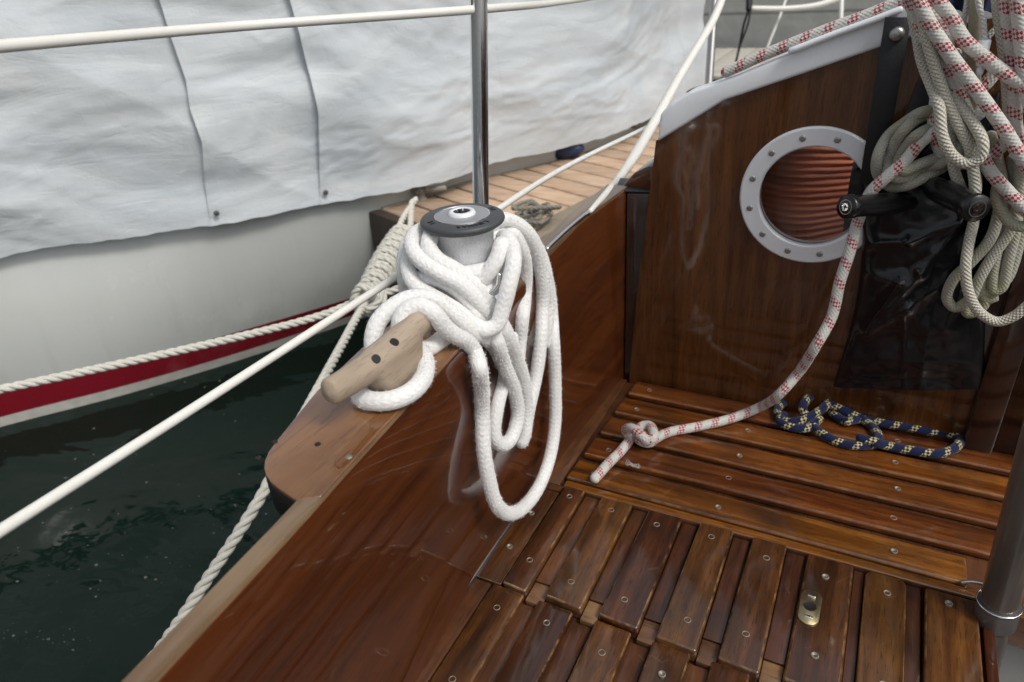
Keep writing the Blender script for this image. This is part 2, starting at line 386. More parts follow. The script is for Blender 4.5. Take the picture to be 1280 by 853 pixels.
def mk_water():
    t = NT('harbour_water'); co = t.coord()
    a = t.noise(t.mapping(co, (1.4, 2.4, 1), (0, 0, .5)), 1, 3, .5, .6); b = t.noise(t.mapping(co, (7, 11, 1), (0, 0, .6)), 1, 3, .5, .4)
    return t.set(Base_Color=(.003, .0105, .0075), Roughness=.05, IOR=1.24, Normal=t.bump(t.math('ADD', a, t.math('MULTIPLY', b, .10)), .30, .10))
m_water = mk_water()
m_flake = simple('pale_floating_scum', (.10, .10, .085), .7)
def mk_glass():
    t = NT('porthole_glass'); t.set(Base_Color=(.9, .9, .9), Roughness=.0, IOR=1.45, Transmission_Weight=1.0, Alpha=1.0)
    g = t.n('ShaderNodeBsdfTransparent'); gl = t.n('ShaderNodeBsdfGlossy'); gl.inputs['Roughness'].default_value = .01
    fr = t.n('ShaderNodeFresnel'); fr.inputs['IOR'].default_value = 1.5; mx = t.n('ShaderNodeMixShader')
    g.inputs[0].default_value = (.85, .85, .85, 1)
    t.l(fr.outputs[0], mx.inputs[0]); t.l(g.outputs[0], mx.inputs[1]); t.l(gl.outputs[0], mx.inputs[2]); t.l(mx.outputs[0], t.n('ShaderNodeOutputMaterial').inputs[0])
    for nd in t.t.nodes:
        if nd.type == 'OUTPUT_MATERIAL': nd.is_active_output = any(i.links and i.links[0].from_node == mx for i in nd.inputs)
    return t.m
m_glass = mk_glass()

# ================================================================ water, quay
mb = MB(); mb.add([(-60, -60, -.65), (60, -60, -.65), (60, 60, -.65), (-60, 60, -.65)], [(0, 1, 2, 3)], None, False)
o = mb.obj('water', m_water); o['kind'] = 'structure'
mb = MB()
cl = [(onz(60, 690, -.65), .12, 26), (onz(90, 800, -.65), .05, 24), (onz(45, 792, -.65), .06, 30), (onz(180, 720, -.65), .15, 45), (onz(280, 640, -.65), .1, 24), (onz(100, 570, -.65), .10, 26), (onz(290, 515, -.65), .10, 26), (onz(260, 480, -.65), .25, 40), (onz(330, 560, -.65), .3, 30), (onz(60, 620, -.65), .4, 40), (onz(200, 700, -.65), .6, 120), (onz(150, 520, -.65), .5, 60)]
for c0, rad, k in cl:
    for _ in range(int(k * .8)):
        x = c0.x + random.gauss(0, rad); y = c0.y + random.gauss(0, rad * .5) + (x - c0.x) * .4; s = random.uniform(.0008, .0030) * random.choice((.5, .7, 1, 2.4)); el = random.uniform(.35, 1)
        n = random.randint(5, 7); a0 = random.random() * 6
        vs = [(x + s * random.uniform(.5, 1.3) * math.cos(a0 + 6.283 * q / n), y + s * el * random.uniform(.5, 1.2) * math.sin(a0 + 6.283 * q / n), -.6495) for q in range(n)]
        mb.add(vs, [tuple(range(n))], None, False)
o = mb.obj('floating_debris', m_flake); o['kind'] = 'stuff'; tag(o, 'pale specks of foam and leaf litter drifting on the dark water', 'debris')

Q = thing('quay_wall', 'grey stained concrete quay wall across the far end of the water', 'wall', (0, 8.2, -.65))
mb = MB(); box(mb, -8, 8, 8.0, 8.6, -.7, 2.6); mb.obj('wall_face', m_conc, Q)
mb = MB(); box(mb, -8, 8, 7.9, 8.7, 2.6, 2.75, .01); mb.obj('coping', m_conc, Q)
PT = thing('pontoon', 'bleached pale pontoon lying in front of the quay wall', 'pontoon', (-1, 6.5, -.2))
y0 = 5.85; y1 = 7.4
for k in range(30):
    x0 = -3.2 + k * .2; mb = MB(); box(mb, x0, x0 + .192, y0, y1, -.08, -.05, .003); mb.obj('plank', m_pont, PT)
mb = MB(); box(mb, -3.2, 2.8, y0 + .02, y1 - .02, -.45, -.082); mb.obj('float_body', m_jdark, PT)

# ================================================================ neighbour boat
edge_px = [(-320, 395), (-150, 352), (0, 318), (100, 300), (190, 288), (265, 279), (340, 265), (405, 252), (490, 238), (555, 222), (600, 205), (650, 194), (700, 182), (760, 166), (800, 148), (832, 128)]
EDGE = spline([onz(u, v, .03) for u, v in edge_px], .05)
edge_len = [0]
for i in range(1, len(EDGE)): edge_len.append(edge_len[-1] + (EDGE[i] - EDGE[i - 1]).length)
TL = edge_len[-1]
def on_edge(s):
    s = max(0, min(TL, s)); lo, hi = 0, len(EDGE) - 1
    while hi - lo > 1:
        md = (lo + hi) // 2
        if edge_len[md] <= s: lo = md
        else: hi = md
    p = EDGE[lo].lerp(EDGE[hi], (s - edge_len[lo]) / max(1e-6, edge_len[hi] - edge_len[lo]))
    a = EDGE[max(0, lo - 3)]; b = EDGE[min(len(EDGE) - 1, hi + 3)]; t = (b - a); t.z = 0; t.normalize()
    return p, t, Vector((t.y, -t.x, 0))          # point, tangent, outward normal (towards us)
NB = thing('moored_yacht', 'white hulled yacht with dark red boot stripe lying alongside under a cover', 'boat', (-2.6, 2.2, -.65))
wl_px = [(-420, 668), (-200, 594), (0, 534), (150, 495), (300, 450), (450, 399), (500, 382)]
WLp = [onz(u, v, -.65) for u, v in wl_px]
WLp += [Vector((-1.86, 2.98, -.65)), Vector((-1.66, 3.5, -.65)), Vector((-1.45, 4.1, -.65)), Vector((-1.27, 4.7, -.65))]
TOPp = [onz(u, v, .06) for u, v in [(-320, 395), (-150, 352), (0, 314), (120, 292), (265, 274), (340, 261), (490, 234)]] + [onz(u, v, .06) for u, v in [(600, 201), (680, 184), (760, 163), (830, 128)]]
def resamp(pts, n):
    P = spline(pts, .03); L = [0]
    for i in range(1, len(P)): L.append(L[-1] + (P[i] - P[i - 1]).length)
    out = []; j = 0
    for k in range(n):
        s = L[-1] * k / (n - 1)
        while j < len(L) - 2 and L[j + 1] < s: j += 1
        out.append(P[j].lerp(P[j + 1], (s - L[j]) / max(1e-6, L[j + 1] - L[j])))
    return out
NS = 60
wl = resamp(WLp, NS); tp = resamp(TOPp, NS)
def hull_pt(i, z):
    f = (z + .65) / .71; a, b = wl[i], tp[i]; p = a.lerp(b, f)
    nx = Vector((.88, -.47, 0)); bul = math.sin(max(0, min(1, f)) * math.pi) * .05
    q = p + nx * (bul - .085 * max(0, f)); q.z = z; return q
def hull_zone(zs, nm, mat, off=0):
    mb = MB(); vs = []; fs = []
    for z in zs:
        for i in range(NS): vs.append(hull_pt(i, z) + Vector((.88, -.47, 0)) * off)
    for j in range(len(zs) - 1):
        for i in range(NS - 1): fs.append((j * NS + i, j * NS + i + 1, (j + 1) * NS + i + 1, (j + 1) * NS + i))
    mb.add(vs, fs); return mb
zs = [-.485 + (.06 + .485) * k / 14 for k in range(15)]
mb = hull_zone(zs, 'hull', m_hull)
# deck and far side close the hull
vs = [hull_pt(i, .06) for i in range(NS)] + [hull_pt(i, .06) + Vector((-1.9, 1.0, .0)) for i in range(NS)] + [hull_pt(i, -.65) + Vector((-1.8, 1.0, .0)) for i in range(NS)]
fs = [(i, i + 1, NS + i + 1, NS + i) for i in range(NS - 1)] + [(NS + i, NS + i + 1, 2 * NS + i + 1, 2 * NS + i) for i in range(NS - 1)]
mb.add(vs, fs); mb.obj('hull', m_hull, NB)
hull_zone([-.605, -.56, -.52, -.485], 'r', m_red).obj('boot_stripe', m_red, NB)
hull_zone([-.66, -.63, -.605], 'w', m_wl).obj('waterline_band', m_wl, NB)
hull_zone([-.75, -.66], 'u', m_under).obj('underbody', m_under, NB)

# cover
TZ0, TZ1 = .03, 1.25
def tarp_base(s, z):
    p, t, n = on_edge(s); h = z - TZ0
    q = p + n * (.03 - .10 * h + .035 * math.sin(min(h, .5) * 3)); q.z = z + .0
    return q, t, n
def fbm(p, o=5):
    a = 1; s = 0
    for _ in range(o): s += a * noise.noise(p); p = p * 2.03 + Vector((7.1, 3.3, 1.7)); a *= .5
    return s
def tarp_pt(s, z, seed=0, lift=0):
    q, t, n = tarp_base(s, z); h = z - TZ0
    w = Vector((s * .9 - h * .55, h * 2.4 + s * .25, seed * 5))
    rg = 1 - abs(fbm(w * 1.3 + Vector((fbm(w * .8, 2) * .8, fbm(w * .7 + Vector((3, 1, 0)), 2) * .8, 0)), 4)) * 2
    sw = fbm(Vector((s * .8, h * 1.5, seed)), 3)
    k2 = Vector((s * 3.1 - h * 1.2, h * 6, 3 + seed)); rg2 = 1 - abs(fbm(k2, 3)) * 2
    # long folds running down to the far end of the cover
    u = (s - TL * .80) / (TL * .2); fold = 0
    if u > -1: fold = .035 * math.sin((s * 2.2 + h * 6.5)) * max(0, min(1, (u + 1))) * math.exp(-((h - .35) / .4) ** 2)
    rg3 = 1 - abs(noise.noise(Vector((s * .9 + h * 1.6, h * .9 - s * .35, 9)))) * 2.6
    d = .011 * rg + .050 * sw + .003 * rg2 + .016 * rg3 + fold
    d = d * (.3 + .7 * min(1, max(0, h) / .16)) + .012 * (1 - min(1, max(0, h) / .16))
    q = q + n * (d + lift); q.z += .012 * noise.noise(Vector((s * 4, 0, seed))) * max(0, 1 - h * 8) + .006 * noise.noise(Vector((s * 15, 0, seed))) * max(0, 1 - h * 8)
    return q
def seam_s(px, z):
    lo, hi = 0, TL
    for _ in range(30):
        m_ = (lo + hi) / 2; q, _t, _n = tarp_base(m_, z); u, v = proj(q)
        # seam x at this v
        if v <= px[0][1]: su = px[0][0] + (px[1][0] - px[0][0]) / (px[1][1] - px[0][1]) * (v - px[0][1])
        else:
            su = px[-1][0]
            for a, b in zip(px, px[1:]):
                if a[1] <= v <= b[1]: su = a[0] + (b[0] - a[0]) * (v - a[1]) / (b[1] - a[1])
        if u < su: lo = m_
        else: hi = m_
    return (lo + hi) / 2
seam1 = [(200, 0), (214, 45), (233, 100), (238, 135), (253, 175), (256, 230), (263, 280)]
seam2 = [(361, 0), (372, 40), (385, 90), (396, 140), (398, 190), (400, 253)]
COV = thing('boat_cover', 'pale grey creased cloth cover draped over the neighbouring yacht', 'cover', (-2.4, 2.4, .03))
NH = 110
S1 = [seam_s(seam1, TZ0 + (TZ1 - TZ0) * (j / NH) ** 1.3) for j in range(NH + 1)]
S2 = [seam_s(seam2, TZ0 + (TZ1 - TZ0) * (j / NH) ** 1.3) for j in range(NH + 1)]
def panel(a, b, n, seed, hem):
    vs = []; fs = []; mb = MB()
    for j in range(NH + 1):
        z = TZ0 + (TZ1 - TZ0) * (j / NH) ** 1.3; s0 = a[j]; s1 = b[j]
        for i in range(n + 1):
            s = s0 + (s1 - s0) * (i / n); dl = 0
            if hem: e = (s - s0); dl = .034 * math.exp(-e * 13) * min(1, max(.12, (z - TZ0) / .22)) + .008 * math.exp(-((e - .05) / .012) ** 2) * 0
            if not hem: dl = 0
            vs.append(tarp_pt(s, z, 0, dl))
        if hem:   # turned back edge
            pass
    w = n + 1
    for j in range(NH):
        for i in range(n): fs.append((j * w + i, j * w + i + 1, (j + 1) * w + i + 1, (j + 1) * w + i))
    # returned thickness at left and bottom edge
    b0 = len(vs)
    for j in range(NH + 1):
        s0 = a[j]; z = TZ0 + (TZ1 - TZ0) * (j / NH) ** 1.3; vs.append(tarp_pt(s0 + .02, z, 0, -.006))
    for j in range(NH): fs.append((j * w, (j + 1) * w, b0 + j + 1, b0 + j))
    mb.add(vs, fs); return mb
Z = [0.0] * (NH + 1); EN = [TL] * (NH + 1)
o1 = panel(Z, [x + .06 for x in S1], 200, 0, False).obj('cover_panel', m_tarp, COV)
o2 = panel(S1, [x + .06 for x in S2], 110, 1, True).obj('cover_panel', m_tarp, COV)
o3 = panel(S2, EN, 330, 2, True).obj('cover_panel', m_tarp, COV)
# far end flap turning away
mb = MB(); vs = []; fs = []
for j in range(41):
    z = TZ0 - .0 + (TZ1 - TZ0) * j / 40
    for i in range(21):
        f = i / 20; p = tarp_pt(TL, z, 0, 0); vs.append(p + Vector((.10 * f, .45 * f, 0)) + Vector((.6, -.1, 0)) * min(1, f * 3) * (.05 * math.sin(f * 9 + z * 2) + .02 * noise.noise(Vector((f * 4, z * 4, 1)))) + Vector((0, 0, .06 * f * (1 - j / 40))))
for j in range(40):
    for i in range(20): fs.append((j * 21 + i, j * 21 + i + 1, (j + 1) * 21 + i + 1, (j + 1) * 21 + i))
mb.add(vs, fs); mb.obj('end_flap', m_tarp, COV)
for sl, dx in ((S1, .035), (S2, .03)):
    mb = MB(); p = tarp_pt(sl[0] + dx, TZ0 + .05, 0, .022); _, t, n = on_edge(sl[0]); lathe(mb, [(.011, 0), (.011, .003), (.004, .004)], p, n, 14); mb.obj('eyelet', m_steel, COV)

# ================================================================ jetty
JZ = -.05
FL = onz(480, 262, JZ); FR_far = onz(750, 240, JZ); FR_near = onz(690, 270.5, JZ)
dL = (onz(797, 165, JZ) - onz(565, 240, JZ)).normalized(); dR = (FR_far - FR_near).normalized()
pA = onz(588, 231, JZ); pB = onz(701, 264, JZ); pd = (pB - pA).normalized()
def isect(p, d, q, e):   # 2d lines
    den = d.x * e.y - d.y * e.x; t = ((q.x - p.x) * e.y - (q.y - p.y) * e.x) / den; return p + d * t
J = thing('jetty', 'narrow pale plank jetty running between the two boats', 'jetty', (FL.x + .3, FL.y + .3, JZ))
Wp = .135
for k in range(22):
    a0 = FL + dL * (k * Wp); a1 = FL + dL * (k * Wp + Wp - .016)
    b0 = isect(a0, pd, FR_near, dR); b1 = isect(a1, pd, FR_near, dR)
    mb = MB(); prism(mb, [(p.x, p.y) for p in (a0, b0, b1, a1)], JZ - .03, JZ + random.uniform(-.001, .001), .003, 1); mb.obj('plank', m_jetty, J)
fr0 = isect(FL, pd, FR_near, dR); rl = fr0 + dR * 3.0
nr = Vector((dR.y, -dR.x, 0))
mb = MB(); e0 = fr0 - dR * .0; prism(mb, [((e0).x, e0.y), ((e0 + nr * .10).x, (e0 + nr * .10).y), ((rl + nr * .10).x, (rl + nr * .10).y), (rl.x, rl.y)], JZ - .09, JZ + .006, .008, 2); mb.obj('edge_beam', m_beam, J)
nl = Vector((-dL.y, dL.x, 0)); ll = FL + dL * 3.0
mb = MB(); prism(mb, [((FL + nl * .05).x, (FL + nl * .05).y), (FL.x, FL.y), (ll.x, ll.y), ((ll + nl * .05).x, (ll + nl * .05).y)], JZ - .09, JZ + .004, .008, 2); mb.obj('edge_beam', m_beam, J)
nf = Vector((pd.y, -pd.x, 0))
if nf.y > 0: nf = -nf
a = FL + nf * .003 + nl * .05; b = fr0 + nf * .003 + nr * .1
mb = MB(); prism(mb, [(a.x, a.y), (b.x, b.y), ((b + nf * .05).x, (b + nf * .05).y), ((a + nf * .05).x, (a + nf * .05).y)], JZ - .22, JZ - .004, .006, 2); mb.obj('end_board', m_jdark, J)
mb = MB(); a = FL - nf * .05; b = fr0 - nf * .05
prism(mb, [(a.x, a.y), (b.x, b.y), (rl.x, rl.y), (ll.x, ll.y)], -.40, JZ - .095); mb.obj('float_body', m_jdark, J)

# ================================================================ own boat
SB = thing('sailboat', 'varnished mahogany cockpit of a small sailboat seen from inside', 'boat', (-.2, .9, -.65))
def inner(y):   # plan of the coaming's inner top edge
    P = [(-.4, -.35), (-.2, -.375), (0, -.395), (.168, -.407), (.335, -.418), (.418, -.426), (.482, -.431), (.681, -.447), (.995, -.465), (1.175, -.474), (1.40, -.458)]
    for a, b in zip(P, P[1:]):
        if a[0] <= y <= b[0]: return a[1] + (b[1] - a[1]) * (y - a[0]) / (b[0] - a[0])
    return P[-1][1]
def lower(y): return min(-.457, -.489 + .0) if y < .83 else -.489 + (y - .83) * .055
ys = [-.4 + 1.80 * k / 60 for k in range(61)]
mb = MB(); vs = []; fs = []
for y in ys:
    xi, xl = inner(y), lower(y); e = .006
    th = .028 if y < .9 else .028 + (y - .9) * .05
    ring = [(xl, -.05), (xl + (xi - xl) * .5, .2), (xi, PAD - e), (xi - .0018, PAD - .0018), (xi - e, PAD), (xi - th + e, PAD), (xi - th + .0018, PAD - .0018), (xi - th, PAD - e), (xi - th - .01, -.05)]
    vs += [Vector((a, y, b)) for a, b in ring]
m_ = 9
for j in range(len(ys) - 1):
    for i in range(m_ - 1): fs.append((j * m_ + i, j * m_ + i + 1, (j + 1) * m_ + i + 1, (j + 1) * m_ + i))
fs.append(tuple(range(m_)));
b = bmesh.new(); bv = [b.verts.new(v) for v in vs]; [b.faces.new([bv[i] for i in f]) for f in fs]; bmesh.ops.recalc_face_normals(b, faces=b.faces[:]); mb.bm(b)
coam = mb.obj('coaming', m_coam, SB, auto=40)
mb = MB(); vs = []; fs = []
for y in ys:
    xi = inner(y); th = .028 if y < .9 else .028 + (y - .9) * .05
    for a, z in ((xi - .0015, PAD - .003), (xi - .004, PAD + .003), (xi - th + .004, PAD + .003), (xi - th + .0012, PAD - .003)): vs.append(Vector((a, y, z)))
for j in range(len(ys) - 1):
    for i in range(3): fs.append((j * 4 + i, j * 4 + i + 1, (j + 1) * 4 + i + 1, (j + 1) * 4 + i))
mb.add(vs, fs); mb.obj('coaming_cap', m_cap, coam)
# own hull outside
mb = MB(); vs = []; fs = []; hz = [(.30, -.026), (.10, -.03), (-.1, -.02), (-.35, .02), (-.70, .10)]
ys2 = [-.6 + 3.4 * k / 40 for k in range(41)]
for y in ys2:
    xo = inner(min(y, 1.39)) - .036 + (max(0, y - 1.39) ** 2) * .12
    for z, d in hz: vs.append(Vector((xo + d * .5, y, z)))
for j in range(40):
    for i in range(4): fs.append((j * 5 + i, j * 5 + i + 1, (j + 1) * 5 + i + 1, (j + 1) * 5 + i))
mb.add(vs, fs); mb.obj('hull', m_ourhull, SB)
# winch pad
def rounded(poly, rad, seg=6):
    out = []; n = len(poly)
    for i in range(n):
        p0, p, p1 = Vector(poly[i - 1]), Vector(poly[i]), Vector(poly[(i + 1) % n]); r = rad[i] if isinstance(rad, list) else rad
        if r <= 0: out.append(tuple(p)); continue
        a = p + (p0 - p).normalized() * r; c = p + (p1 - p).normalized() * r
        for k in range(seg + 1):
            t = k / seg; out.append(tuple(a * (1 - t) ** 2 + p * 2 * t * (1 - t) + c * t * t))
    return out
padpoly = [onz(371, 629, PAD).xy, onz(315, 592, PAD).xy, onz(395, 492, PAD).xy, onz(466, 424, PAD).xy]
padpoly = [(p.x, p.y) for p in padpoly] + [(-.572, .80), (-.568, .90), (-.50, .93), (inner(.93) - .026, .93)]
padpoly = [(padpoly[0][0] + .001, padpoly[0][1])] + padpoly[1:]
padpoly = rounded(padpoly, [0, .045, .02, .05, .03, .03, 0, 0])
innerpts = [(inner(y) - .026, y) for y in (.85, .75, .6, .45)]
mb = MB(); prism(mb, padpoly + innerpts, PAD - .042, PAD - .004, .004, 2)
pad = mb.obj('winch_pad', m_near_black, SB, auto=40)
mb = MB(); sh = [(x + (.0015 if x < -.47 else 0), y) for x, y in padpoly] + [(inner(y) - .0035, y) for y in (.93, .85, .75, .6, .45, .40, .372)]; prism(mb, sh, PAD - .0035, PAD + .0042, .002, 3); mb.obj('pad_top', m_top, pad, auto=40)
mb = MB()   # thin bare varnish repair patch
pp = [onz(u, v, PAD).xy for u, v in [(419, 583), (424, 592), (434, 585), (474, 541), (505, 508), (490, 512), (465, 527), (440, 553)]]
m_patch = wood('amber_patch', (.07, .025, .008), (.14, .052, .014), (.20, .085, .025), 'y', objrand=False, crough=.08)
prism(mb, rounded([(p.x, p.y) for p in pp], .006, 3), PAD + .0046, PAD + .0050); mb.obj('varnish_patch', m_patch, pad)
for u, v in ((397, 555), (323, 572), (343, 552)):
    mb = MB(); p = onz(u, v, PAD + .0050); lathe(mb, [(.0035, -.001), (.0032, .0002)], p, (0, 0, 1), 10); mb.obj('screw_hole', m_near_black, pad)
mb = MB(); p = onz(436, 571, PAD + .0056); lathe(mb, [(.004, -.0005), (.0032, .0006)], p, (0, 0, 1), 10); mb.obj('screw', m_screw, pad)

# front corner post, knee
mb = MB(); prism(mb, [(inner(1.371) + .004, 1.40), (inner(1.371) + .004, 1.376), (-.394, 1.392), (-.394, 1.44), (-.46, 1.44)], -.05, PAD - .006, .002); mb.obj('corner_post', m_darkw, SB)
mb = MB(); prism(mb, [(inner(1.371) - .02, 1.372), (-.388, 1.388), (-.39, 1.46), (-.50, 1.46)], PAD - .004, PAD + .001, .002); mb.obj('corner_cap', m_rubber, SB)
kp = [bp(u, v, -.03) for u, v in [(775, 236), (792, 217), (806, 210), (822, 207), (824, 240)]]
mb = MB(); prism(mb, [(p.x, p.z) for p in kp], 1.402, 1.60, .004, 2, axis='y'); mb.obj('deck_knee', m_coam, SB)

# bulkhead
prof = [(820, 176), (850, 158), (905, 124), (1000, 92), (1105, 56), (1160, 38)]
W = [(bp(u, v, 0).x, bp(u, v, 0).z) for u, v in prof]
topz = W[-1][1]
bpoly = [(bp(790, 480, 0).x - .008, -.03), (bp(793, 400, 0).x, bp(793, 400, 0).z), (bp(802, 320, 0).x, bp(802, 320, 0).z)] + W + [(.30, topz + .05), (1.3, topz + .05), (1.3, -.03)]
holec = bp(1015, 246, 0); R_out, R_in = .128, .093
def plate_with_hole(mb, poly, cx, cz, r, y0, y1, n=64):
    """polygon plate with a round hole; polygon is star shaped about the hole"""
    outer = []
    def hit(a):
        d = (math.cos(a), math.sin(a)); best = None
        for i in range(len(poly)):
            x1, z1 = poly[i]; x2, z2 = poly[(i + 1) % len(poly)]; ex, ez = x2 - x1, z2 - z1
            den = d[0] * ez - d[1] * ex
            if abs(den) < 1e-9: continue
            t = ((x1 - cx) * ez - (z1 - cz) * ex) / den; s = ((x1 - cx) * d[1] - (z1 - cz) * d[0]) / den
            if t > 0 and -1e-6 <= s <= 1 + 1e-6 and (best is None or t < best): best = t
        return (cx + d[0] * best, cz + d[1] * best)
    angs = sorted(set([2 * math.pi * k / n for k in range(n)] + [math.atan2(z - cz, x - cx) % (2 * math.pi) for x, z in poly]))
    vs = []; m = len(angs)
    for a in angs:
        ox, oz = hit(a); ix, iz = cx + r * math.cos(a), cz + r * math.sin(a)
        vs += [(ox, y0, oz), (ix, y0, iz), (ix, y1, iz), (ox, y1, oz)]
    fs = []
    for k in range(m):
        a, b_ = k * 4, ((k + 1) % m) * 4
        for q in range(4): fs.append((a + q, a + (q + 1) % 4, b_ + (q + 1) % 4, b_ + q))
    b = bmesh.new(); bv = [b.verts.new(v) for v in vs]; [b.faces.new([bv[i] for i in f]) for f in fs]; bmesh.ops.recalc_face_normals(b, faces=b.faces[:]); mb.bm(b, False)
mb = MB(); plate_with_hole(mb, bpoly, holec.x, holec.z, R_in + .004, BY, BY + .022); bulk = mb.obj('bulkhead', m_bulk, SB)
# white cap
lo_ = [(821, 178), (850, 160), (905, 126), (1000, 94), (1105, 58), (1165, 38)]; hi_ = [(1165, -6), (1128, 9), (1060, 38), (1000, 62), (920, 95), (862, 115), (838, 130), (825, 143)]
cp_ = [(bp(u, v, .01).x, bp(u, v, .01).z) for u, v in lo_ + hi_]
mb = MB(); prism(mb, cp_, BY - .010, BY + .035, .006, 3, axis='y'); mb.obj('bulkhead_cap', m_white, bulk, auto=50)
mb = MB(); tube(mb, spline([bp(u, v, .016) for u, v in [(988, 64), (1040, 44), (1090, 26), (1126, 12)]], .01), .0055, 12); mb.obj('edge_beading', m_white, bulk)
# cabin behind: side, sloping roof with an opening added to light the porthole, inner lining
mb = MB(); rs = [(-.385, .50), (-.2, .60), (0, .70), (.22, .76), (1.25, .78)]
def roof(mb, x0, z0, x1, z1, ya, yb):
    s = .42; q = [(x0, ya, z0 - (ya - 1.4) * s), (x1, ya, z1 - (ya - 1.4) * s), (x1, yb, z1 - (yb - 1.4) * s), (x0, yb, z0 - (yb - 1.4) * s)]
    mb.add(q + [(a, b, c - .012) for a, b, c in q], [(0, 1, 2, 3), (7, 6, 5, 4), (0, 4, 5, 1), (1, 5, 6, 2), (2, 6, 7, 3), (3, 7, 4, 0)], None, False)
for i, ((a, za), (b_, zb)) in enumerate(zip(rs, rs[1:])):
    if i in (1, 2): roof(mb, a, za, b_, zb, 1.98, 2.4)
    else: roof(mb, a, za, b_, zb, 1.40, 2.4)
mb.obj('cabin_roof', m_white, SB)
mb = MB(); prism(mb, [(1.40, -.1), (1.40, .495), (2.4, .08), (2.4, -.1)], -.395, -.375, axis='x'); mb.obj('cabin_side', m_bulk, SB)
mb = MB(); box(mb, -.37, 1.25, 1.40, 2.4, -.12, -.1); mb.obj('cabin_sole', m_darkw, SB)
mb = MB(); box(mb, -.374, 1.25, 2.38, 2.40, -.1, .32); mb.obj('cabin_front', m_darkw, SB)
# orange ribbed insert put behind the glass to give the porthole its ribs
mb = MB(); vs = []; fs = []; NXo, NZo = 30, 220
for j in range(NZo + 1):
    z = .26 + .40 * j / NZo
    for i in range(NXo + 1):
        fx = i / NXo; x = -.235 + .19 * fx; bulge = .05 * math.sin(fx * math.pi)
        zz = z + .03 * math.sin(fx * 3.0) * (z - .42) * 4
        vs.append(Vector((x + .12 * (z - .45) ** 2 * 4, 1.50 - bulge + .0026 * math.sin(j * .95) + .002 * noise.noise(Vector((x * 20, j * .3, 0))), zz)))
for j in range(NZo):
    for i in range(NXo): fs.append((j * (NXo + 1) + i, j * (NXo + 1) + i + 1, (j + 1) * (NXo + 1) + i + 1, (j + 1) * (NXo + 1) + i))
mb.add(vs, fs); o = mb.obj('ribbed_insert', m_orange, None, loc=(-.12, 1.5, -.1)); tag(o, 'orange ribbed bundle set behind the glass of the round porthole', 'insert')
# porthole
cen = Vector((holec.x, BY, holec.z))
mb = MB(); lathe(mb, [(R_in, .02), (R_in, -.006), (R_in + .003, -.009), (R_out - .003, -.009), (R_out, -.006), (R_out, -.0005)], cen, (0, 1, 0), 96, caps=False); port = mb.obj('porthole', m_ringp, SB, auto=35)
mb = MB(); prism(mb, [(cen.x + (R_in - .001) * math.cos(k * math.pi / 32), cen.z + (R_in - .001) * math.sin(k * math.pi / 32)) for k in range(64)], BY + .002, BY + .006, axis='y', smooth=False); mb.obj('glass', m_glass, port)
def screw_mesh(mb, p, d, r, head=.0012):
    lathe(mb, [(r, -.001), (r, head * .5), (r * .8, head), (r * .42, head * 1.0), (r * .40, head * .3)], p, d, 16)
scr = None
for k in range(12):
    a = math.radians(15 + 30 * k); p = cen + Vector(((R_in + R_out) / 2 * math.cos(a), -.009, (R_in + R_out) / 2 * math.sin(a)))
    if scr is None:
        mb = MB(); b0 = parent_base(port); screw_mesh(mb, b0, (0, -1, 0), .0058, .002); scr = mb.obj('screw', m_steel, port); scr.location = p - b0
    else:
        c = scr.copy(); COL.objects.link(c); c.location = p - parent_base(port)
# dark companionway jamb at right
mb = MB(); x0 = bp(1229, 470, .02).x; box(mb, x0, x0 + .05, BY - .022, BY - .001, -.012, topz - .02, .003); mb.obj('companionway_jamb', m_darkw, bulk)
mb = MB(); box(mb, x0 + .052, 1.28, BY - .010, BY - .001, -.012, topz + .02, .001); mb.obj('companionway_board', m_darkw, bulk)

# ---- bridge deck (athwart slats)
ZB = -.015
mb = MB(); box(mb, -.486, 1.25, .9605, BY - .001, ZB - .02, ZB, .001); bd = mb.obj('bridge_deck', m_base, SB)
mb = MB(); box(mb, .262, 1.25, .955, .978, -.075, ZB + .004, .003); mb.obj('deck_edge', m_slatx, bd)
slatrows = [(.982, 1.044, -.442, .232), (1.062, 1.124, -.437, 1.2), (1.143, 1.204, -.433, 1.2), (1.224, 1.286, -.430, 1.2), (1.305, 1.362, -.425, 1.2)]
screw_spots = []
for (a, b_, xl, xr) in slatrows:
    mb = MB(); prism(mb, [(xl, a), (xr, a), (xr + .0, b_), (xl + .004, b_)], ZB + .0005, random.uniform(-.0008, .0006), .0055, 4); mb.obj('slat', m_slatx, bd, auto=50)
    ym = (a + b_) / 2
    for x in (xl + .045, -.155 + (xl + .442) * .4, .125, .42, .72): 
        if x < xr - .02: screw_spots.append((bd, x + random.uniform(-.004, .004), ym + random.uniform(-.006, .006), .0))
mb = MB(); box(mb, -.488, -.446, .962, BY - .002, ZB + .0004, -.006, .002); mb.obj('border_strip', m_base, bd)
mb = MB(); box(mb, -.488, -.4835, .3, BY - .002, ZB - .01, -.002, .0015); mb.obj('sealant_bead', m_steel, bd)
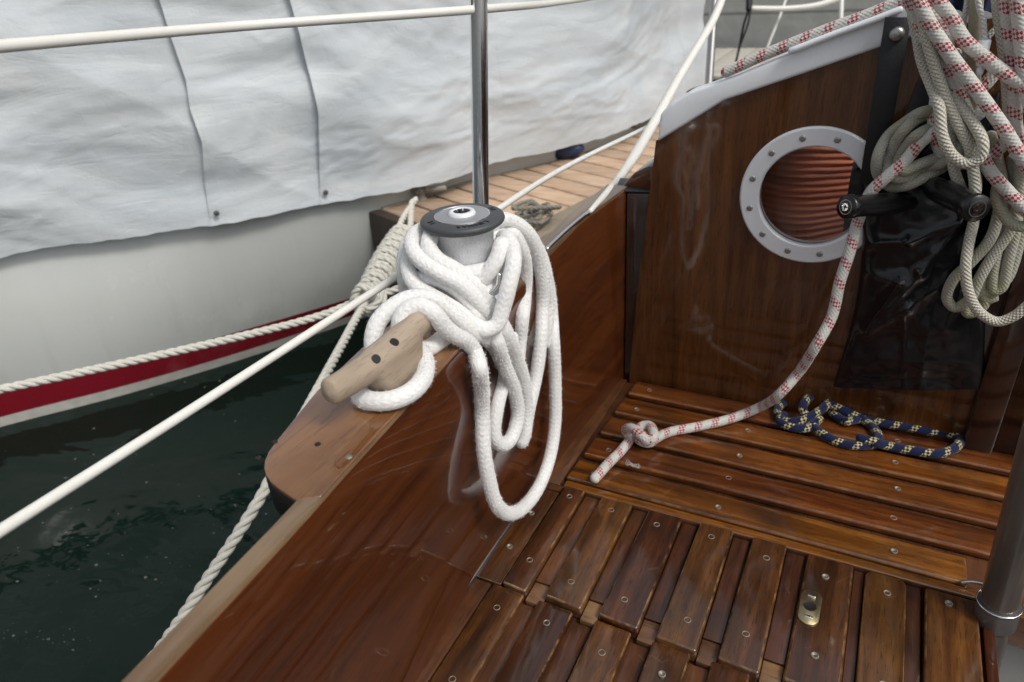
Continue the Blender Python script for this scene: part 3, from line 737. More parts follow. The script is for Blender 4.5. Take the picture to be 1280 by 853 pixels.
# ---- seat hatch (lengthwise slats)
mb = MB(); box(mb, -.49, .247, -.25, .9592, -.045, -.026, .001); hatch = mb.obj('seat', m_base, SB)
row1 = [(-.435, -.391, .70, .959), (-.360, -.297, .703, .956), (-.270, -.206, .703, .957), (-.178, -.117, .699, .960), (-.088, -.030, .699, .960), (0.0, .073, .703, .957), (.090, .148, .62, .955), (.170, .243, .60, .953)]
row2 = [(-.452, -.394, 0), (-.369, -.309, 0), (-.272, -.214, 0), (-.182, -.125, 0), (-.095, -.041, 0), (.0, .062, 0)]
for i, (a, b_, c_, d_) in enumerate(row1):
    mb = MB()
    if i == 6: pl = rounded([(a, c_), (b_, c_), (b_, d_), (a, d_)], .014, 5); prism(mb, pl, -.0255, -.002, .003, 2)
    else: prism(mb, [(a, c_), (b_, c_ - .003), (b_, d_), (a + .003, d_)], -.0255, random.uniform(-.001, .001), .0045 if i != 5 else .006, 4)
    mb.obj('slat', m_slat_o if i in (6, 7) else m_slaty, hatch, auto=50)
    for yy in (.925, .755):
        screw_spots.append((hatch, (a + b_) / 2 + random.uniform(-.006, .006), yy + random.uniform(-.012, .008), .0 if i != 6 else -.002))
for (a, b_, k) in row2:
    mb = MB(); prism(mb, [(a, .2), (b_, .2), (b_, .6995), (a, .7005)], -.0255, -.010 + random.uniform(-.001, .001), .004, 3); mb.obj('slat', m_slaty, hatch, auto=50)
    screw_spots.append((hatch, (a + b_) / 2, .655 + random.uniform(-.01, .01), -.010)); screw_spots.append((hatch, (a + b_) / 2, .52, -.010))
# boards between and under the slats
gaps = [(-.391, -.360), (-.297, -.270), (-.206, -.178), (-.117, -.088), (-.030, 0.0), (.073, .090), (.148, .170)]
for (a, b_) in gaps:
    mb = MB(); box(mb, a + .001, b_ - .001, .7345, .9570, -.0255, -.0115, .0008); mb.obj('filler_board', m_base, hatch)
    if a < .07:
        mb = MB(); box(mb, a + .001, b_ - .001, .6925, .7325, -.0255, -.0135, .0008); mb.obj('filler_block', m_basel, hatch)
    if b_ < .08:
        mb = MB(); box(mb, a - .016, b_ - .006, .2, .6905, -.0257, -.0215, .0008); mb.obj('filler_board', m_base, hatch)
mb = MB(); box(mb, -.4835, -.454, .2, .697, -.0255, -.009, .001); mb.obj('side_board', m_base, hatch)
mb = MB(); prism(mb, [(-.4835, .700), (-.438, .700), (-.438, .9415), (-.4835, .9415)], -.0255, -.0065, .001); mb.obj('side_board', m_slaty, hatch)
mb = MB(); prism(mb, [(-.4835, .9425), (-.438, .9445), (-.437, .9575), (.245, .9585), (.245, .9592), (-.4835, .9592)], -.0257, -.006, .0); mb.obj('end_seam', m_base, hatch)
mb = MB(); box(mb, -.437, .246, .9600, .978, ZB + .0003, -.004, .0015); mb.obj('border_strip', m_slatx, bd)
screw_spots += [(hatch, -.462, .78, -.006), (hatch, -.462, .87, -.006)]
proto = {}
for par, x, y, z in screw_spots:
    b0 = parent_base(par); p = Vector((x, y, z + .0006))
    if par.name not in proto:
        mb = MB(); lathe(mb, [(.0058, -.003), (.0056, .0005), (.0046, .0008), (.0036, -.0006), (.0015, -.0008), (.0012, -.0015)], b0, (0, 0, 1), 16); s = mb.obj('screw', m_screw, par); proto[par.name] = s
    else: s = proto[par.name].copy(); COL.objects.link(s)
    s.location = p - b0
# lock plate
lp = Vector((.019, .842, .0015)); mb = MB()
oval = [(lp.x + .0150 * math.cos(t) , lp.y + (.020 if math.sin(t) > 0 else -.020) + .0150 * math.sin(t)) for t in [2 * math.pi * (k + .5) / 40 for k in range(40)]]
prism(mb, oval, -.001, .0022, .0006, 1); lock = mb.obj('lock_plate', m_brass, hatch)
mb = MB(); lathe(mb, [(.0095, 0), (.0088, .0012), (.0060, .0003)], (lp.x, lp.y, .0022), (0, 0, 1), 24); mb.obj('keyhole', m_near_black, hatch)
for s in (-1, 1):
    mb = MB(); box(mb, lp.x - .006, lp.x + .006, lp.y + s * .021 - .0024, lp.y + s * .021 + .0024, .0022, .0036, .001); mb.obj('plate_slot', m_chrome, hatch)
# footwell
mb = MB(); box(mb, .2475, .262, -.25, .958, -.46, -.004, .002); mb.obj('seat_front', m_coam, SB)
mb = MB(); box(mb, .262, .80, -.25, .976, -.47, -.45); mb.obj('footwell_floor', m_floor, SB)
mb = MB(); box(mb, .263, .80, .978, .99, -.45, -.02); mb.obj('footwell_end', m_floor, SB)
mb = MB(); box(mb, .80, .815, -.25, .958, -.46, -.004, .002); mb.obj('seat_front', m_coam, SB)
mb = MB(); box(mb, .816, 1.25, -.25, .958, -.03, -.0, .002); mb.obj('starboard_seat', m_slaty, SB)
mb = MB(); box(mb, 1.25, 1.28, -.4, 1.37, -.05, PAD, .005); mb.obj('starboard_coaming', m_coam, SB)
mb = MB(); box(mb, 1.2805, 1.31, -.4, 1.37, -.7, .3, .005); mb.obj('starboard_hull', m_ourhull, SB)

# standing tube at the corner of the seat
m_band = simple('grey_band', (.16, .15, .145), .4, .5); A = ony(1248, 758, .93); B = ony(1311, 520, .93); dd = (B - A).normalized()
mb = MB(); rod(mb, A - dd * .005, A + dd * 1.15, .0243, 32); post = mb.obj('standing_tube', m_post, SB)
mb = MB(); rod(mb, A - dd * .50, A - dd * .0055, .0215, 28); mb.obj('lower_tube', m_post, post)
mb = MB(); lathe(mb, [(.0262, -.032), (.0272, -.030), (.0272, .006), (.0262, .008), (.0245, .008)], A, dd, 36, caps=False); mb.obj('clamp_band', m_band, post)
mb = MB(); x_, y_, _ = frame(dd)
tube(mb, [A + dd * .007 + (x_ * math.cos(t) + y_ * math.sin(t)) * .0278 for t in [k * .2 for k in range(33)]], .0014, 8); mb.obj('wire_ring', m_chrome, post)
mb = MB(); tube(mb, spline([Vector((.222, .981, .001)), Vector((.236, .985, .004)), Vector((.255, .985, .006))], .004), .003, 8); mb.obj('retaining_clip', m_steel, bd)

# ================================================================ winch
H = PAD + .137
mb = MB(); lathe(mb, [(.058, .003), (.060, .006), (.060, .012), (.056, .016), (.0555, .026), (.052, .030)], (WX, WY, PAD), (0, 0, 1), 64); base = mb.obj('winch', m_chrome, SB, auto=35)
mb = MB(); pr = [(.050, .0302), (.050, .034), (.0425, .042), (.0405, .055), (.0400, .075), (.0405, .100), (.0415, .113), (.043, .1245)]
lathe(mb, pr, (WX, WY, PAD), (0, 0, 1), 64); mb.obj('drum', m_drum, base)
mb = MB(); lathe(mb, [(.042, -.0135), (.052, -.0120), (.0572, -.0085), (.0585, -.0060), (.0585, -.0042), (.0572, -.0012), (.0555, -.0002), (.0380, .0008)], (WX, WY, H), (0, 0, 1), 96); crown = mb.obj('crown', m_crown, base, auto=40)
mb = MB(); lathe(mb, [(.0378, .0004), (.0374, .0018), (.036, .002), (.0185, .0030)], (WX, WY, H), (0, 0, 1), 72); mb.obj('centre_disc', m_crown_in, base)
mb = MB(); lathe(mb, [(.0190, .002), (.0190, .0045), (.0180, .0055), (.0175, .0068), (.0165, .0075), (.0125, .0078), (.0118, .0072), (.0115, .002)], (WX, WY, H), (0, 0, 1), 56, caps=False); mb.obj('socket_ring', m_ringp, base)
mb = MB(); lathe(mb, [(.0372, .0012), (.0376, .0024), (.0384, .0024), (.0388, .0004)], (WX, WY, H), (0, 0, 1), 72, caps=False); mb.obj('disc_rim', m_chrome, base)
mb = MB(); star = []
for k in range(16):
    a = 2 * math.pi * k / 16; r = .0116 if k % 2 else .0075; star.append((WX + r * math.cos(a), WY + r * math.sin(a)))
prism(mb, star, H + .0031, H + .0034, 0); mb.obj('socket', m_near_black, base)
mb = MB()
for k in range(8):
    a = 2 * math.pi * (k + .0) / 8 ; d = Vector((math.cos(a), math.sin(a), 0)); s = Vector((-d.y, d.x, 0)); cc = Vector((WX, WY, 0))
    prism(mb, [tuple((cc + d * .0113 + s * .0036).xy), tuple((cc + d * .0070).xy), tuple((cc + d * .0113 - s * .0036).xy)], H + .0035, H + .0068, 0)
mb.obj('socket_teeth', m_crown, base)
# embossed lettering around the crown
def glyph(ch, pos, ang, size):
    cu = bpy.data.curves.new('t', 'FONT'); cu.body = ch; cu.size = size; cu.align_x = 'CENTER'; cu.align_y = 'CENTER'; cu.extrude = .0005; cu.offset = .0002
    ob = bpy.data.objects.new('t', cu); COL.objects.link(ob); dg = bpy.context.evaluated_depsgraph_get(); me = bpy.data.meshes.new_from_object(ob.evaluated_get(dg))
    R = Matrix.Rotation(ang, 3, 'Z'); vs = [R @ v.co + Vector(pos) for v in me.vertices]; fs = [tuple(p.vertices) for p in me.polygons]
    bpy.data.objects.remove(ob); bpy.data.curves.remove(cu); bpy.data.meshes.remove(me); return vs, fs
mb = MB(); camang = math.atan2(-WY, -WX)
def ring_text(txt, centre, step, size, r=.0455):
    n = len(txt)
    for i, ch in enumerate(txt):
        a = centre - (i - (n - 1) / 2) * step      # reads clockwise with the letter tops outward
        vs, fs = glyph(ch, (WX + r * math.cos(a), WY + r * math.sin(a), H + .0007), a - math.pi / 2, size); mb.add(vs, fs, None, False)
m_letter = simple('dark_embossed_letters', (.012, .012, .013), .5)
ring_text('LEWMAR', camang + .30, .175, .0105); ring_text('16', camang - 1.15, .17, .011); ring_text('16', camang + 1.95, .17, .011)
mb.obj('lettering', m_letter, base)
mb = MB(); arm = [wp(u, v, .062) for u, v in [(596, 372), (612, 366), (622, 357), (624, 343)]]; tube(mb, spline(arm, .004), .0038, 10); mb.obj('line_guide', m_chrome, base)

# ================================================================ wooden horn cleat
T1 = onz(411, 503, PAD + .052); T2 = onz(540, 396, PAD + .052); ax = T2 - T1; Lc = ax.length; axn = ax.normalized(); sd = Vector((axn.y, -axn.x, 0))
mb = MB(); vs = []; fs = []; n = 28; K = 70
for i in range(K + 1):
    t = i / K; e = min(t, 1 - t); endr = math.sqrt(max(0, 1 - max(0, 1 - e / .035) ** 2))
    hornw = .0125 + .0045 * min(1, e / .4); fo = max(0, min(1, (min(t - .32, .80 - t)) / .10)); fo = fo * fo * (3 - 2 * fo)
    w = (hornw + .003 * fo); top = .0165 + .002 * math.sin(t * math.pi); zb = -(.0155 + (.0515 - .0155) * fo)
    c0 = T1 + ax * t; c0.z = PAD + .052 + .010 * (abs(t - .5) * 2) ** 2
    for k in range(n):
        a = 2 * math.pi * k / n; ca, sa = math.cos(a), math.sin(a)
        xx = math.copysign(abs(ca) ** (1 - .25 * fo), ca) * w * (1 + .25 * fo * max(0, -sa)); zz = sa * top if sa > 0 else math.copysign(abs(sa) ** (1 - .3 * fo), sa) * -zb
        p = c0 + sd * xx * max(endr, .05) + Vector((0, 0, zz * max(endr, .05))); 
        if fo > .5 and sa < -.5: p.z = max(PAD + .0036, min(p.z, 9))
        vs.append(p)
for i in range(K):
    for k in range(n): fs.append((i * n + k, (i + 1) * n + k, (i + 1) * n + (k + 1) % n, i * n + (k + 1) % n))
fs.append(tuple(range(n))); fs.append(tuple(K * n + k for k in range(n))[::-1]); mb.add(vs, fs)
cleat = mb.obj('horn_cleat', m_cleat, SB)
for u, v in ((470, 449), (493, 428)):
    bpy.context.view_layer.update(); bb = parent_base(cleat); ok, hp, hn, _ = cleat.ray_cast(C - bb, ray(u, v).normalized())
    if ok:
        hp = hp + bb
        if hn.z < 0: hn = -hn
        mb = MB(); lathe(mb, [(.0054, -.004), (.0054, .0010)], hp, hn, 24); mb.obj('bolt_hole_disc', m_near_black, cleat)  # dark disc laid on the wood for the shade inside a bolt hole

# ================================================================ stanchions and lifelines
S0 = onz(601, 318, PAD); ST = ony(596.5, -120, S0.y + .01)
mb = MB(); rod(mb, S0 - Vector((0, 0, .02)), ST, .0132, 32); st = mb.obj('stanchion', m_chrome, SB)
mb = MB(); lathe(mb, [(.03, 0), (.03, .006), (.018, .010), (.017, .05), (.0128, .052)], S0 - Vector((0, 0, .01)), (0, 0, 1), 32); mb.obj('stanchion_foot', m_chrome, st)
pu = ony(597, 12, S0.y + .008); pl_ = ony(600, 277, S0.y + .0)
S2a = dep(884, 135, 2.55); S2b = dep(897, -60, 2.50)
mb = MB(); rod(mb, S2a, S2b, .0145, 24); st2 = mb.obj('stanchion', m_steel, SB)
mb = MB(); lathe(mb, [(.04, 0), (.04, .006), (.02, .010), (.018, .06)], S2a - Vector((0, 0, .02)), (0, 0, 1), 24); mb.obj('stanchion_foot', m_steel, st2)
mb = MB(); tube(mb, spline([dep(-260, 82, .52), dep(0, 58, .66), dep(300, 33, .88), pu + Vector((0, -.0, 0)), ony(720, 0, S0.y + .55), ony(900, -30, S0.y + 1.4)], .02), .0061, 14); mb.obj('lifeline', m_line, SB)
mb = MB(); tube(mb, spline([dep(-160, 768, .52), dep(0, 664, .62), dep(250, 505, .82), dep(505, 340, 1.08), pl_, dep(700, 213, 1.55), dep(822, 152, 2.2), dep(880, 118, 2.55)], .02), .0058, 14); mb.obj('lifeline', m_line, SB)
mb = MB(); tube(mb, spline([onz(684, 311, PAD + .008), onz(712, 285, PAD + .008), onz(745, 258, PAD + .008)], .01), .0036, 12); mb.obj('chrome_rail', m_chrome, SB)
# thick white line running forward
mb = MB(); pth = spline([onz(738, 264, PAD + .012), dep(780, 215, 1.62), dep(815, 158, 1.95), dep(850, 95, 2.2), dep(882, 42, 2.4), dep(893, 22, 2.47), dep(903, -4, 2.5), dep(912, -60, 2.5)], .02)
tube(mb, pth, .0135, 14, vr=lambda t: .35 + .65 * min(1, t * 3.5)); o = mb.obj('guard_line', m_line, None, loc=pth[0]); tag(o, 'thick white line climbing from the coaming to the forward stanchion', 'rope')

# ================================================================ fluffy white winch rope
RW = .0111
def cp(u, v, off): r = ray(u, v); x0 = -.470 + off; return C + r * (x0 / r.x)
D = dep
def wr(deg, r, h):      # point round the winch axis; 0 faces the camera, positive turns to its right
    a = math.atan2(-WY, -WX) + math.radians(deg); return Vector((WX + r * math.cos(a), WY + r * math.sin(a), PAD + h))
paths = []
paths.append([wr(-175, .050, .085), wr(-125, .053, .095), wp(529, 288, -.022), wp(518, 296, .0), wp(515, 310, .028), wp(525, 325, .050), wp(549, 341, .066), wp(576, 355, .070), wp(601, 380, .066), wp(612, 402, .060), cp(620, 424, .038), cp(630, 456, .030), cp(644, 492, .026), cp(647, 521, .024), cp(639, 548, .022), cp(627, 556, .020), cp(618, 544, .015), cp(621, 511, .014), cp(628, 480, .013), cp(632, 450, .013), cp(640, 420, .014)])
paths.append([wr(170, .051, .075), wr(-140, .052, .085), wr(-100, .053, .090), wp(539, 293, .012), wp(536, 310, .036), wp(547, 325, .052), wp(566, 336, .058), wp(597, 359, .060), wp(616, 386, .056), cp(632, 415, .040), cp(645, 446, .032), cp(655, 479, .026), cp(658, 511, .022), cp(656, 543, .022), cp(652, 553, .018), cp(655, 545, .013), cp(661, 511, .018), cp(670, 470, .020), cp(676, 425, .022), D(678, 380, 1.165), D(677, 345, 1.135), D(671, 312, 1.10), D(658, 290, 1.07), D(642, 278, 1.05), D(625, 275, 1.035), wr(150, .052, .095), wr(-170, .050, .09)])
paths.append([wr(-160, .052, .062), wr(-120, .056, .062), wp(514, 318, .0), wp(511, 340, .035), wp(520, 358, .055), wp(542, 372, .070), wp(569, 388, .082), wp(591, 405, .090), wp(607, 412, .093), wp(621, 406, .090), wp(629, 384, .084), wp(636, 357, .078), wp(642, 328, .062), wp(640, 308, .040), wp(631, 297, .015), wr(110, .052, .080), wr(160, .051, .075)])
paths.append([wp(505, 352, .01), wp(522, 349, .035), wp(548, 350, .052), wp(570, 361, .060), wp(586, 380, .064), wp(598, 400, .066), wp(604, 420, .06)])
def zp(u, v, h): return onz(u, v, PAD + h)
paths.append([cp(626, 450, .016), D(615, 430, 1.01), D(601, 419, .966), D(585, 408, .943), D(565, 391, .925), D(542, 375, .910), D(513, 373, .900), D(487, 387, .888), D(471, 406, .883), zp(466, 430, .034), zp(470, 448, .018), zp(462, 470, .016), zp(450, 488, .016), zp(453, 498, .016), zp(470, 502, .017), zp(492, 500, .018), zp(514, 490, .018), zp(529, 473, .018), zp(532, 453, .018), zp(524, 436, .018), zp(512, 430, .018), zp(503, 421, .040), D(500, 404, .868), D(508, 389, .868), D(524, 383, .868), D(541, 391, .868), D(555, 408, .885), D(570, 420, .905), D(583, 427, .930), D(593, 439, .955), cp(599, 458, .046), cp(602, 485, .034), cp(603, 511, .026), cp(605, 564, .030), cp(613, 608, .034), cp(621, 631, .036), cp(635, 642, .036), cp(655, 634, .034), cp(675, 606, .032), cp(688, 569, .030), cp(694, 528, .028), cp(694, 478, .026), cp(692, 429, .024), D(689, 385, 1.215), D(684, 352, 1.165), D(672, 320, 1.12), D(655, 297, 1.08), D(638, 285, 1.06), wr(140, .056, .085)])
paths.append([wr(120, .056, .075), D(640, 294, 1.04), D(651, 310, 1.06), D(657, 338, 1.10), D(656, 368, 1.122), cp(653, 395, .018), cp(650, 425, .013), cp(647, 455, .013)])
paths.append([wr(100, .052, .085), wr(80, .053, .078), wp(627, 306, .040), wp(622, 322, .052), wp(611, 340, .056), wp(597, 356, .050), wp(582, 370, .040), wp(570, 380, .03)])
paths.append([wp(514, 303, -.05), wp(508, 312, -.02), wp(506, 335, .01), wp(508, 362, .015), wp(514, 388, .02)])
paths.append([zp(562, 417, .014), zp(552, 424, .014), zp(540, 433, .014), zp(524, 441, .014)])
for hh, rr in ((.050, .0545), (.0735, .0535)):
    paths.append([Vector((WX + rr * math.cos(t), WY + rr * math.sin(t), PAD + hh)) for t in [k * .4 for k in range(17)]])
paths.append([D(650, 290, 1.08), D(668, 306, 1.11), D(679, 330, 1.145), cp(684, 352, .016), cp(686, 380, .014), cp(684, 405, .014), cp(682, 430, .012)])
mb = MB(); mf = MB(); v0 = 0
for p in paths:
    sp_ = spline(p, .0028); tube(mb, sp_, RW, 20, v0=v0, lump=.05); fuzz(mf, sp_, RW, 5200); v0 += 3.17
mb.add([v for v in mf.v], mf.f, mf.uv, False)
o = mb.obj('winch_rope', m_fluff, None, loc=(WX, WY, PAD)); tag(o, 'thick fluffy white rope wound on the winch, cleated and hanging inside the coaming', 'rope')

# ================================================================ mooring lines outside
A1 = spline([dep(520, 249, 2.86), dep(503, 275, 2.7), dep(488, 318, 2.45), dep(462, 372, 2.15), dep(447, 395, 2.0), dep(428, 430, 1.85), dep(397, 487, 1.65), dep(360, 555, 1.5), dep(322, 628, 1.42), dep(262, 720, 1.38), dep(197, 815, 1.36), dep(120, 905, 1.36)], .004)
mb = MB(); twisted(mb, A1, .0118)
# second leg and whipping of the splice
A2 = spline([dep(515, 252, 2.83), dep(512, 290, 2.62), dep(500, 330, 2.42), dep(478, 362, 2.2), dep(466, 378, 2.12)], .004); twisted(mb, A2, .012)
ws, we = dep(503, 290, 2.62), dep(463, 362, 2.18); ctr = []
x_, y_, d_ = frame(we - ws); Lw = (we - ws).length
for k in range(int(17 * 16) + 1):
    t = k / (17 * 16); a = 2 * math.pi * k / 16; r = .030 + .008 * math.sin(t * math.pi) + .003 * (k // 16 % 2); ctr.append(ws.lerp(we, t) + (x_ * math.cos(a) + y_ * math.sin(a)) * r)
twisted(mb, ctr, .0095, n=6)
# knot at its foot
kc = [(-.03, .035, 0), (.03, .03, .02), (.045, -.02, .02), (0, -.045, -.01), (-.045, -.02, .01), (-.02, .03, .035), (.035, .0, .03), (.0, -.035, .03), (-.035, .0, .02), (0, .035, .0)]
K0 = dep(462, 373, 2.10); camx = M @ Vector((1, 0, 0)); camy = M @ Vector((0, 1, 0)); camz = M @ Vector((0, 0, 1))
twisted(mb, spline([K0 + camx * a + camy * b + camz * c for a, b, c in kc], .004), .0115)
o = mb.obj('mooring_line', m_laid, None, loc=A1[0]); tag(o, 'pale laid mooring rope with thick bound splice leading down past the coaming', 'rope')
mb = MB(); twisted(mb, spline([dep(-90, 505, 1.62), dep(0, 487, 1.72), dep(150, 455, 1.85), dep(300, 421, 1.98), dep(400, 395, 2.08), dep(452, 375, 2.13), dep(490, 364, 2.14), dep(512, 355, 2.14)], .005), .0115)
o = mb.obj('mooring_line', m_laid, None, loc=dep(300, 421, 1.98)); tag(o, 'pale laid rope stretched across the red stripe of the white hull', 'rope')
def squiggle(c, r, k, seed, rope, mat, name, label, cat, flat=.5, loc=None):
    rd = random.Random(seed); pts = []
    for i in range(k):
        a = i * 2.3 + rd.uniform(-.5, .5); q = r * rd.uniform(.4, 1); pts.append(Vector(c) + Vector((math.cos(a) * q, math.sin(a) * q, abs(rd.gauss(0, r * flat)) )))
    mb = MB(); twisted(mb, spline(pts, .005), rope, n=6); o = mb.obj(name, mat, None, loc=c); tag(o, label, cat); return o
squiggle(onz(668, 276, JZ + .02), .11, 16, 3, .0085, m_laidold, 'tangled_rope', 'tangle of weathered grey rope on the near right corner of the jetty', 'rope')
squiggle(onz(676, 296, JZ - .10), .07, 11, 13, .0075, m_laidold, 'tangled_rope', 'loose grey rope loops hanging off the jetty end behind the coaming', 'rope', .8)
squiggle(onz(796, 158, JZ + .02), .085, 12, 5, .011, m_laidold, 'knotted_rope', 'knotted grey rope lying at the far left edge of the jetty', 'rope')
# jetty cleat with rope turns
cc = onz(527, 249, JZ)
CL = thing('mooring_cleat', 'small dark mooring cleat on the near left corner of the jetty', 'cleat', cc)
mb = MB(); tube(mb, [cc + Vector((-.09, -.02, .05)), cc + Vector((-.03, 0, .042)), cc + Vector((.04, .01, .042)), cc + Vector((.11, .03, .05))], .012, 10); mb.obj('horn', m_laidold, CL)
mb = MB(); lathe(mb, [(.028, 0), (.02, .01), (.014, .04)], cc, (0, 0, 1), 16); mb.obj('foot', m_laidold, CL)
squiggle(cc + Vector((0, 0, .03)), .05, 9, 8, .009, m_laidold, 'rope_hitch', 'grey rope turns hitched round the jetty cleat', 'rope', .4)
mb = MB(); p = onz(706, 188, JZ + .04); lathe(mb, [(.01, -.10), (.04, -.07), (.05, 0), (.04, .07), (.01, .10)], p, (1, .3, .1), 20); o = mb.obj('fender', simple('navy_fender', (.02, .03, .08), .4), None, loc=p); tag(o, 'small dark blue fender squeezed between the covered hull and jetty', 'fender')
# things in front of the quay
mb = MB(); tube(mb, spline([dep(938, 11, 5.2), dep(985, 11, 5.2), dep(1020, 7, 5.2), dep(1052, -3, 5.2)], .03), .021, 10); o = mb.obj('sagging_line', m_line, None, loc=dep(985, 11, 5.2)); tag(o, 'thick white line sagging in front of the grey quay wall', 'rope')
mb = MB(); tube(mb, [dep(937, -30, 5.1), dep(936, 12, 5.1)], .022, 12); tube(mb, spline([dep(936, 12, 5.12), dep(930, 30, 5.15), dep(925, 55, 5.2), dep(920, 78, 5.25)], .03), .009, 8); tube(mb, spline([dep(940, 0, 5.08), dep(935, 30, 5.12), dep(926, 55, 5.18), dep(919, 80, 5.22)], .03), .008, 8); o = mb.obj('lashing_cord', m_rubber, None, loc=dep(930, 30, 5.15)); tag(o, 'black lashing cord hanging from the white line to the pontoon', 'cord')
mb = MB(); tube(mb, [dep(985, -8, 5.3), dep(975, 20, 5.3), dep(958, 62, 5.3)], .010, 8); o = mb.obj('thin_line', m_line, None, loc=dep(975, 20, 5.3)); tag(o, 'thin pale line slanting down in front of the quay wall', 'rope')
mb = MB(); tube(mb, [dep(1053, -40, 4.9), dep(1050, 60, 4.9)], .016, 10); o = mb.obj('rail_post', m_line, None, loc=dep(1050, 60, 4.9)); tag(o, 'thin white upright post before the quay wall beside the sagging line', 'post')

# ================================================================ bag of winch handles
BG = thing('storage_bag', 'glossy black vinyl bag hanging on the bulkhead below coiled ropes', 'bag', bp(1130, 300, .02))
NU, NV = 90, 120; vs = []; fs = []
top_px = (1078, 226, 1250, 112); bot_px = (1042, 479, 1229, 481)
fold = [((1060, 300), (1135, 292), .016, 9), ((1135, 292), (1215, 262), .014, 9), ((1062, 330), (1125, 341), .014, 8), ((1125, 341), (1085, 400), .014, 9), ((1085, 405), (1135, 372), .016, 8), ((1135, 372), (1200, 330), .012, 14), ((1130, 385), (1131, 478), .004, 3), ((1200, 270), (1150, 330), .014, 8), ((1150, 330), (1108, 378), .014, 8), ((1075, 285), (1095, 300), .01, 8), ((1160, 400), (1150, 470), .006, 12), ((1215, 300), (1180, 400), .009, 14), ((1070, 420), (1065, 470), .006, 8), ((1100, 440), (1215, 446), .004, 10)]
def segd(p, a, b):
    ax_, ay = a; bx, by = b; t = max(0, min(1, ((p[0] - ax_) * (bx - ax_) + (p[1] - ay) * (by - ay)) / ((bx - ax_) ** 2 + (by - ay) ** 2))); return math.hypot(p[0] - ax_ - t * (bx - ax_), p[1] - ay - t * (by - ay))
front = []
for j in range(NV + 1):
    fv = j / NV
    for i in range(NU + 1):
        fu = i / NU
        l = (top_px[0] + (bot_px[0] - top_px[0]) * fv + 14 * math.sin(fv * 3.1), top_px[1] + (bot_px[1] - top_px[1]) * fv); r = (top_px[2] + (bot_px[2] - top_px[2]) * fv - 4 * math.sin(fv * 3.1), top_px[3] + (bot_px[3] - top_px[3]) * fv)
        u = l[0] + (r[0] - l[0]) * fu; v = l[1] + (r[1] - l[1]) * fu
        d = .020 * (math.sin(fu * math.pi) ** .5) * (.35 + .65 * math.sin(min(1, fv * 1.05) * math.pi) ** .6) + .012
        for a, b_, h, w in fold: d += h * .72 * math.exp(-segd((u, v), a, b_) / w) * math.sin(fu * math.pi) ** .4
        d += .003 * fbm(Vector((u * .022, v * .03, 2)), 3) * math.sin(fu * math.pi)
        p = bp(u, v, 0); front.append(Vector((p.x, BY - .003 - d, p.z)))
vs = front + [Vector((p.x, BY - .002, p.z)) for p in front]; w = NU + 1; N = len(front)
for j in range(NV):
    for i in range(NU): a = j * w + i; fs.append((a, a + w, a + w + 1, a + 1))
for j in range(NV): fs.append((j * w, N + j * w, N + (j + 1) * w, (j + 1) * w)); a = j * w + NU; fs.append((a, a + w, N + a + w, N + a))
for i in range(NU): fs.append((i, i + 1, N + i + 1, N + i)); a = NV * w + i; fs.append((a, N + a, N + a + 1, a + 1))
mb = MB(); mb.add(vs, fs); mb.obj('pouch', m_vinyl, BG, auto=70)
mb = MB(); a, b_, c_, d_ = [bp(u, v, .0) for u, v in ((1107, 20), (1140, 20), (1101, 232), (1075, 225))]
prism(mb, [(p.x, p.z) for p in (a, b_, c_, d_)], BY - .022, BY - .0195, .0006, 1, axis='y'); mb.obj('strap', m_strap, BG)
mb = MB(); prism(mb, [(p.x, p.z) for p in [bp(u, v, 0) for u, v in ((1150, 92), (1172, 130), (1128, 235), (1098, 232))]], BY - .018, BY - .014, .0006, 1, axis='y'); mb.obj('strap', m_strap, BG)
mb = MB(); p = bp(1121, 43, .022); lathe(mb, [(.0115, 0), (.0115, .002), (.008, .006), (.002, .0075)], p, (0, -1, 0), 28); mb.obj('stud', m_steel, BG)
def handle(e0, e1, r, name_lab):
    e0 = Vector(e0); e1 = Vector(e1); d = (e1 - e0).normalized(); L = (e1 - e0).length
    h = thing('winch_crank', name_lab, 'winch crank', e0, 'black winch handles in the bag')
    mb = MB(); lathe(mb, [(r * .9, .0), (r, .004), (r, .014), (r * .93, .018), (r * .9, L * .3), (r * .98, L * .6), (r * .9, L - .01), (r * .75, L)], e0, d, 32); mb.obj('grip', m_black, h)
    mb = MB(); lathe(mb, [(r * 1.03, 0.006), (r * 1.03, .001), (r * .95, -.0015), (r * .2, -.002)], e0, d, 32); mb.obj('end_cap', m_black, h)
    mb = MB(); lathe(mb, [(r * .62, 0), (r * .62, .0004), (r * .56, .0004), (r * .56, 0)], e0 - d * .0018, -d, 32, caps=False); mb.obj('cap_ring', m_steel, h)
    mb = MB(); lathe(mb, [(r * .33, 0), (r * .33, .0012), (r * .12, .0012), (r * .1, .0002)], e0 - d * .002, -d, 20); mb.obj('screw', m_chrome, h)
    x, y, _ = frame(d); mb = MB()
    for s in (x, y): 
        q = s.cross(d); c0 = e0 - d * .0033; mb.add([c0 + s * r * .2 + q * r * .045, c0 - s * r * .2 + q * r * .045, c0 - s * r * .2 - q * r * .045, c0 + s * r * .2 - q * r * .045], [(0, 1, 2, 3)], None, False)
    mb.obj('screw_slot', m_near_black, h)
    mb = MB(); rod(mb, e1 - d * .002, e1 + d * .03, r * .6); mb.obj('spindle', m_black, h)
handle(bp(1058, 259, .145), bp(1128, 254, .045), .0195, 'left black winch handle pointing toward the porthole, screw in its end')
handle(bp(1221, 261, .165), bp(1165, 233, .055), .0205, 'right black winch handle pointing at the camera beside the hanging coils')

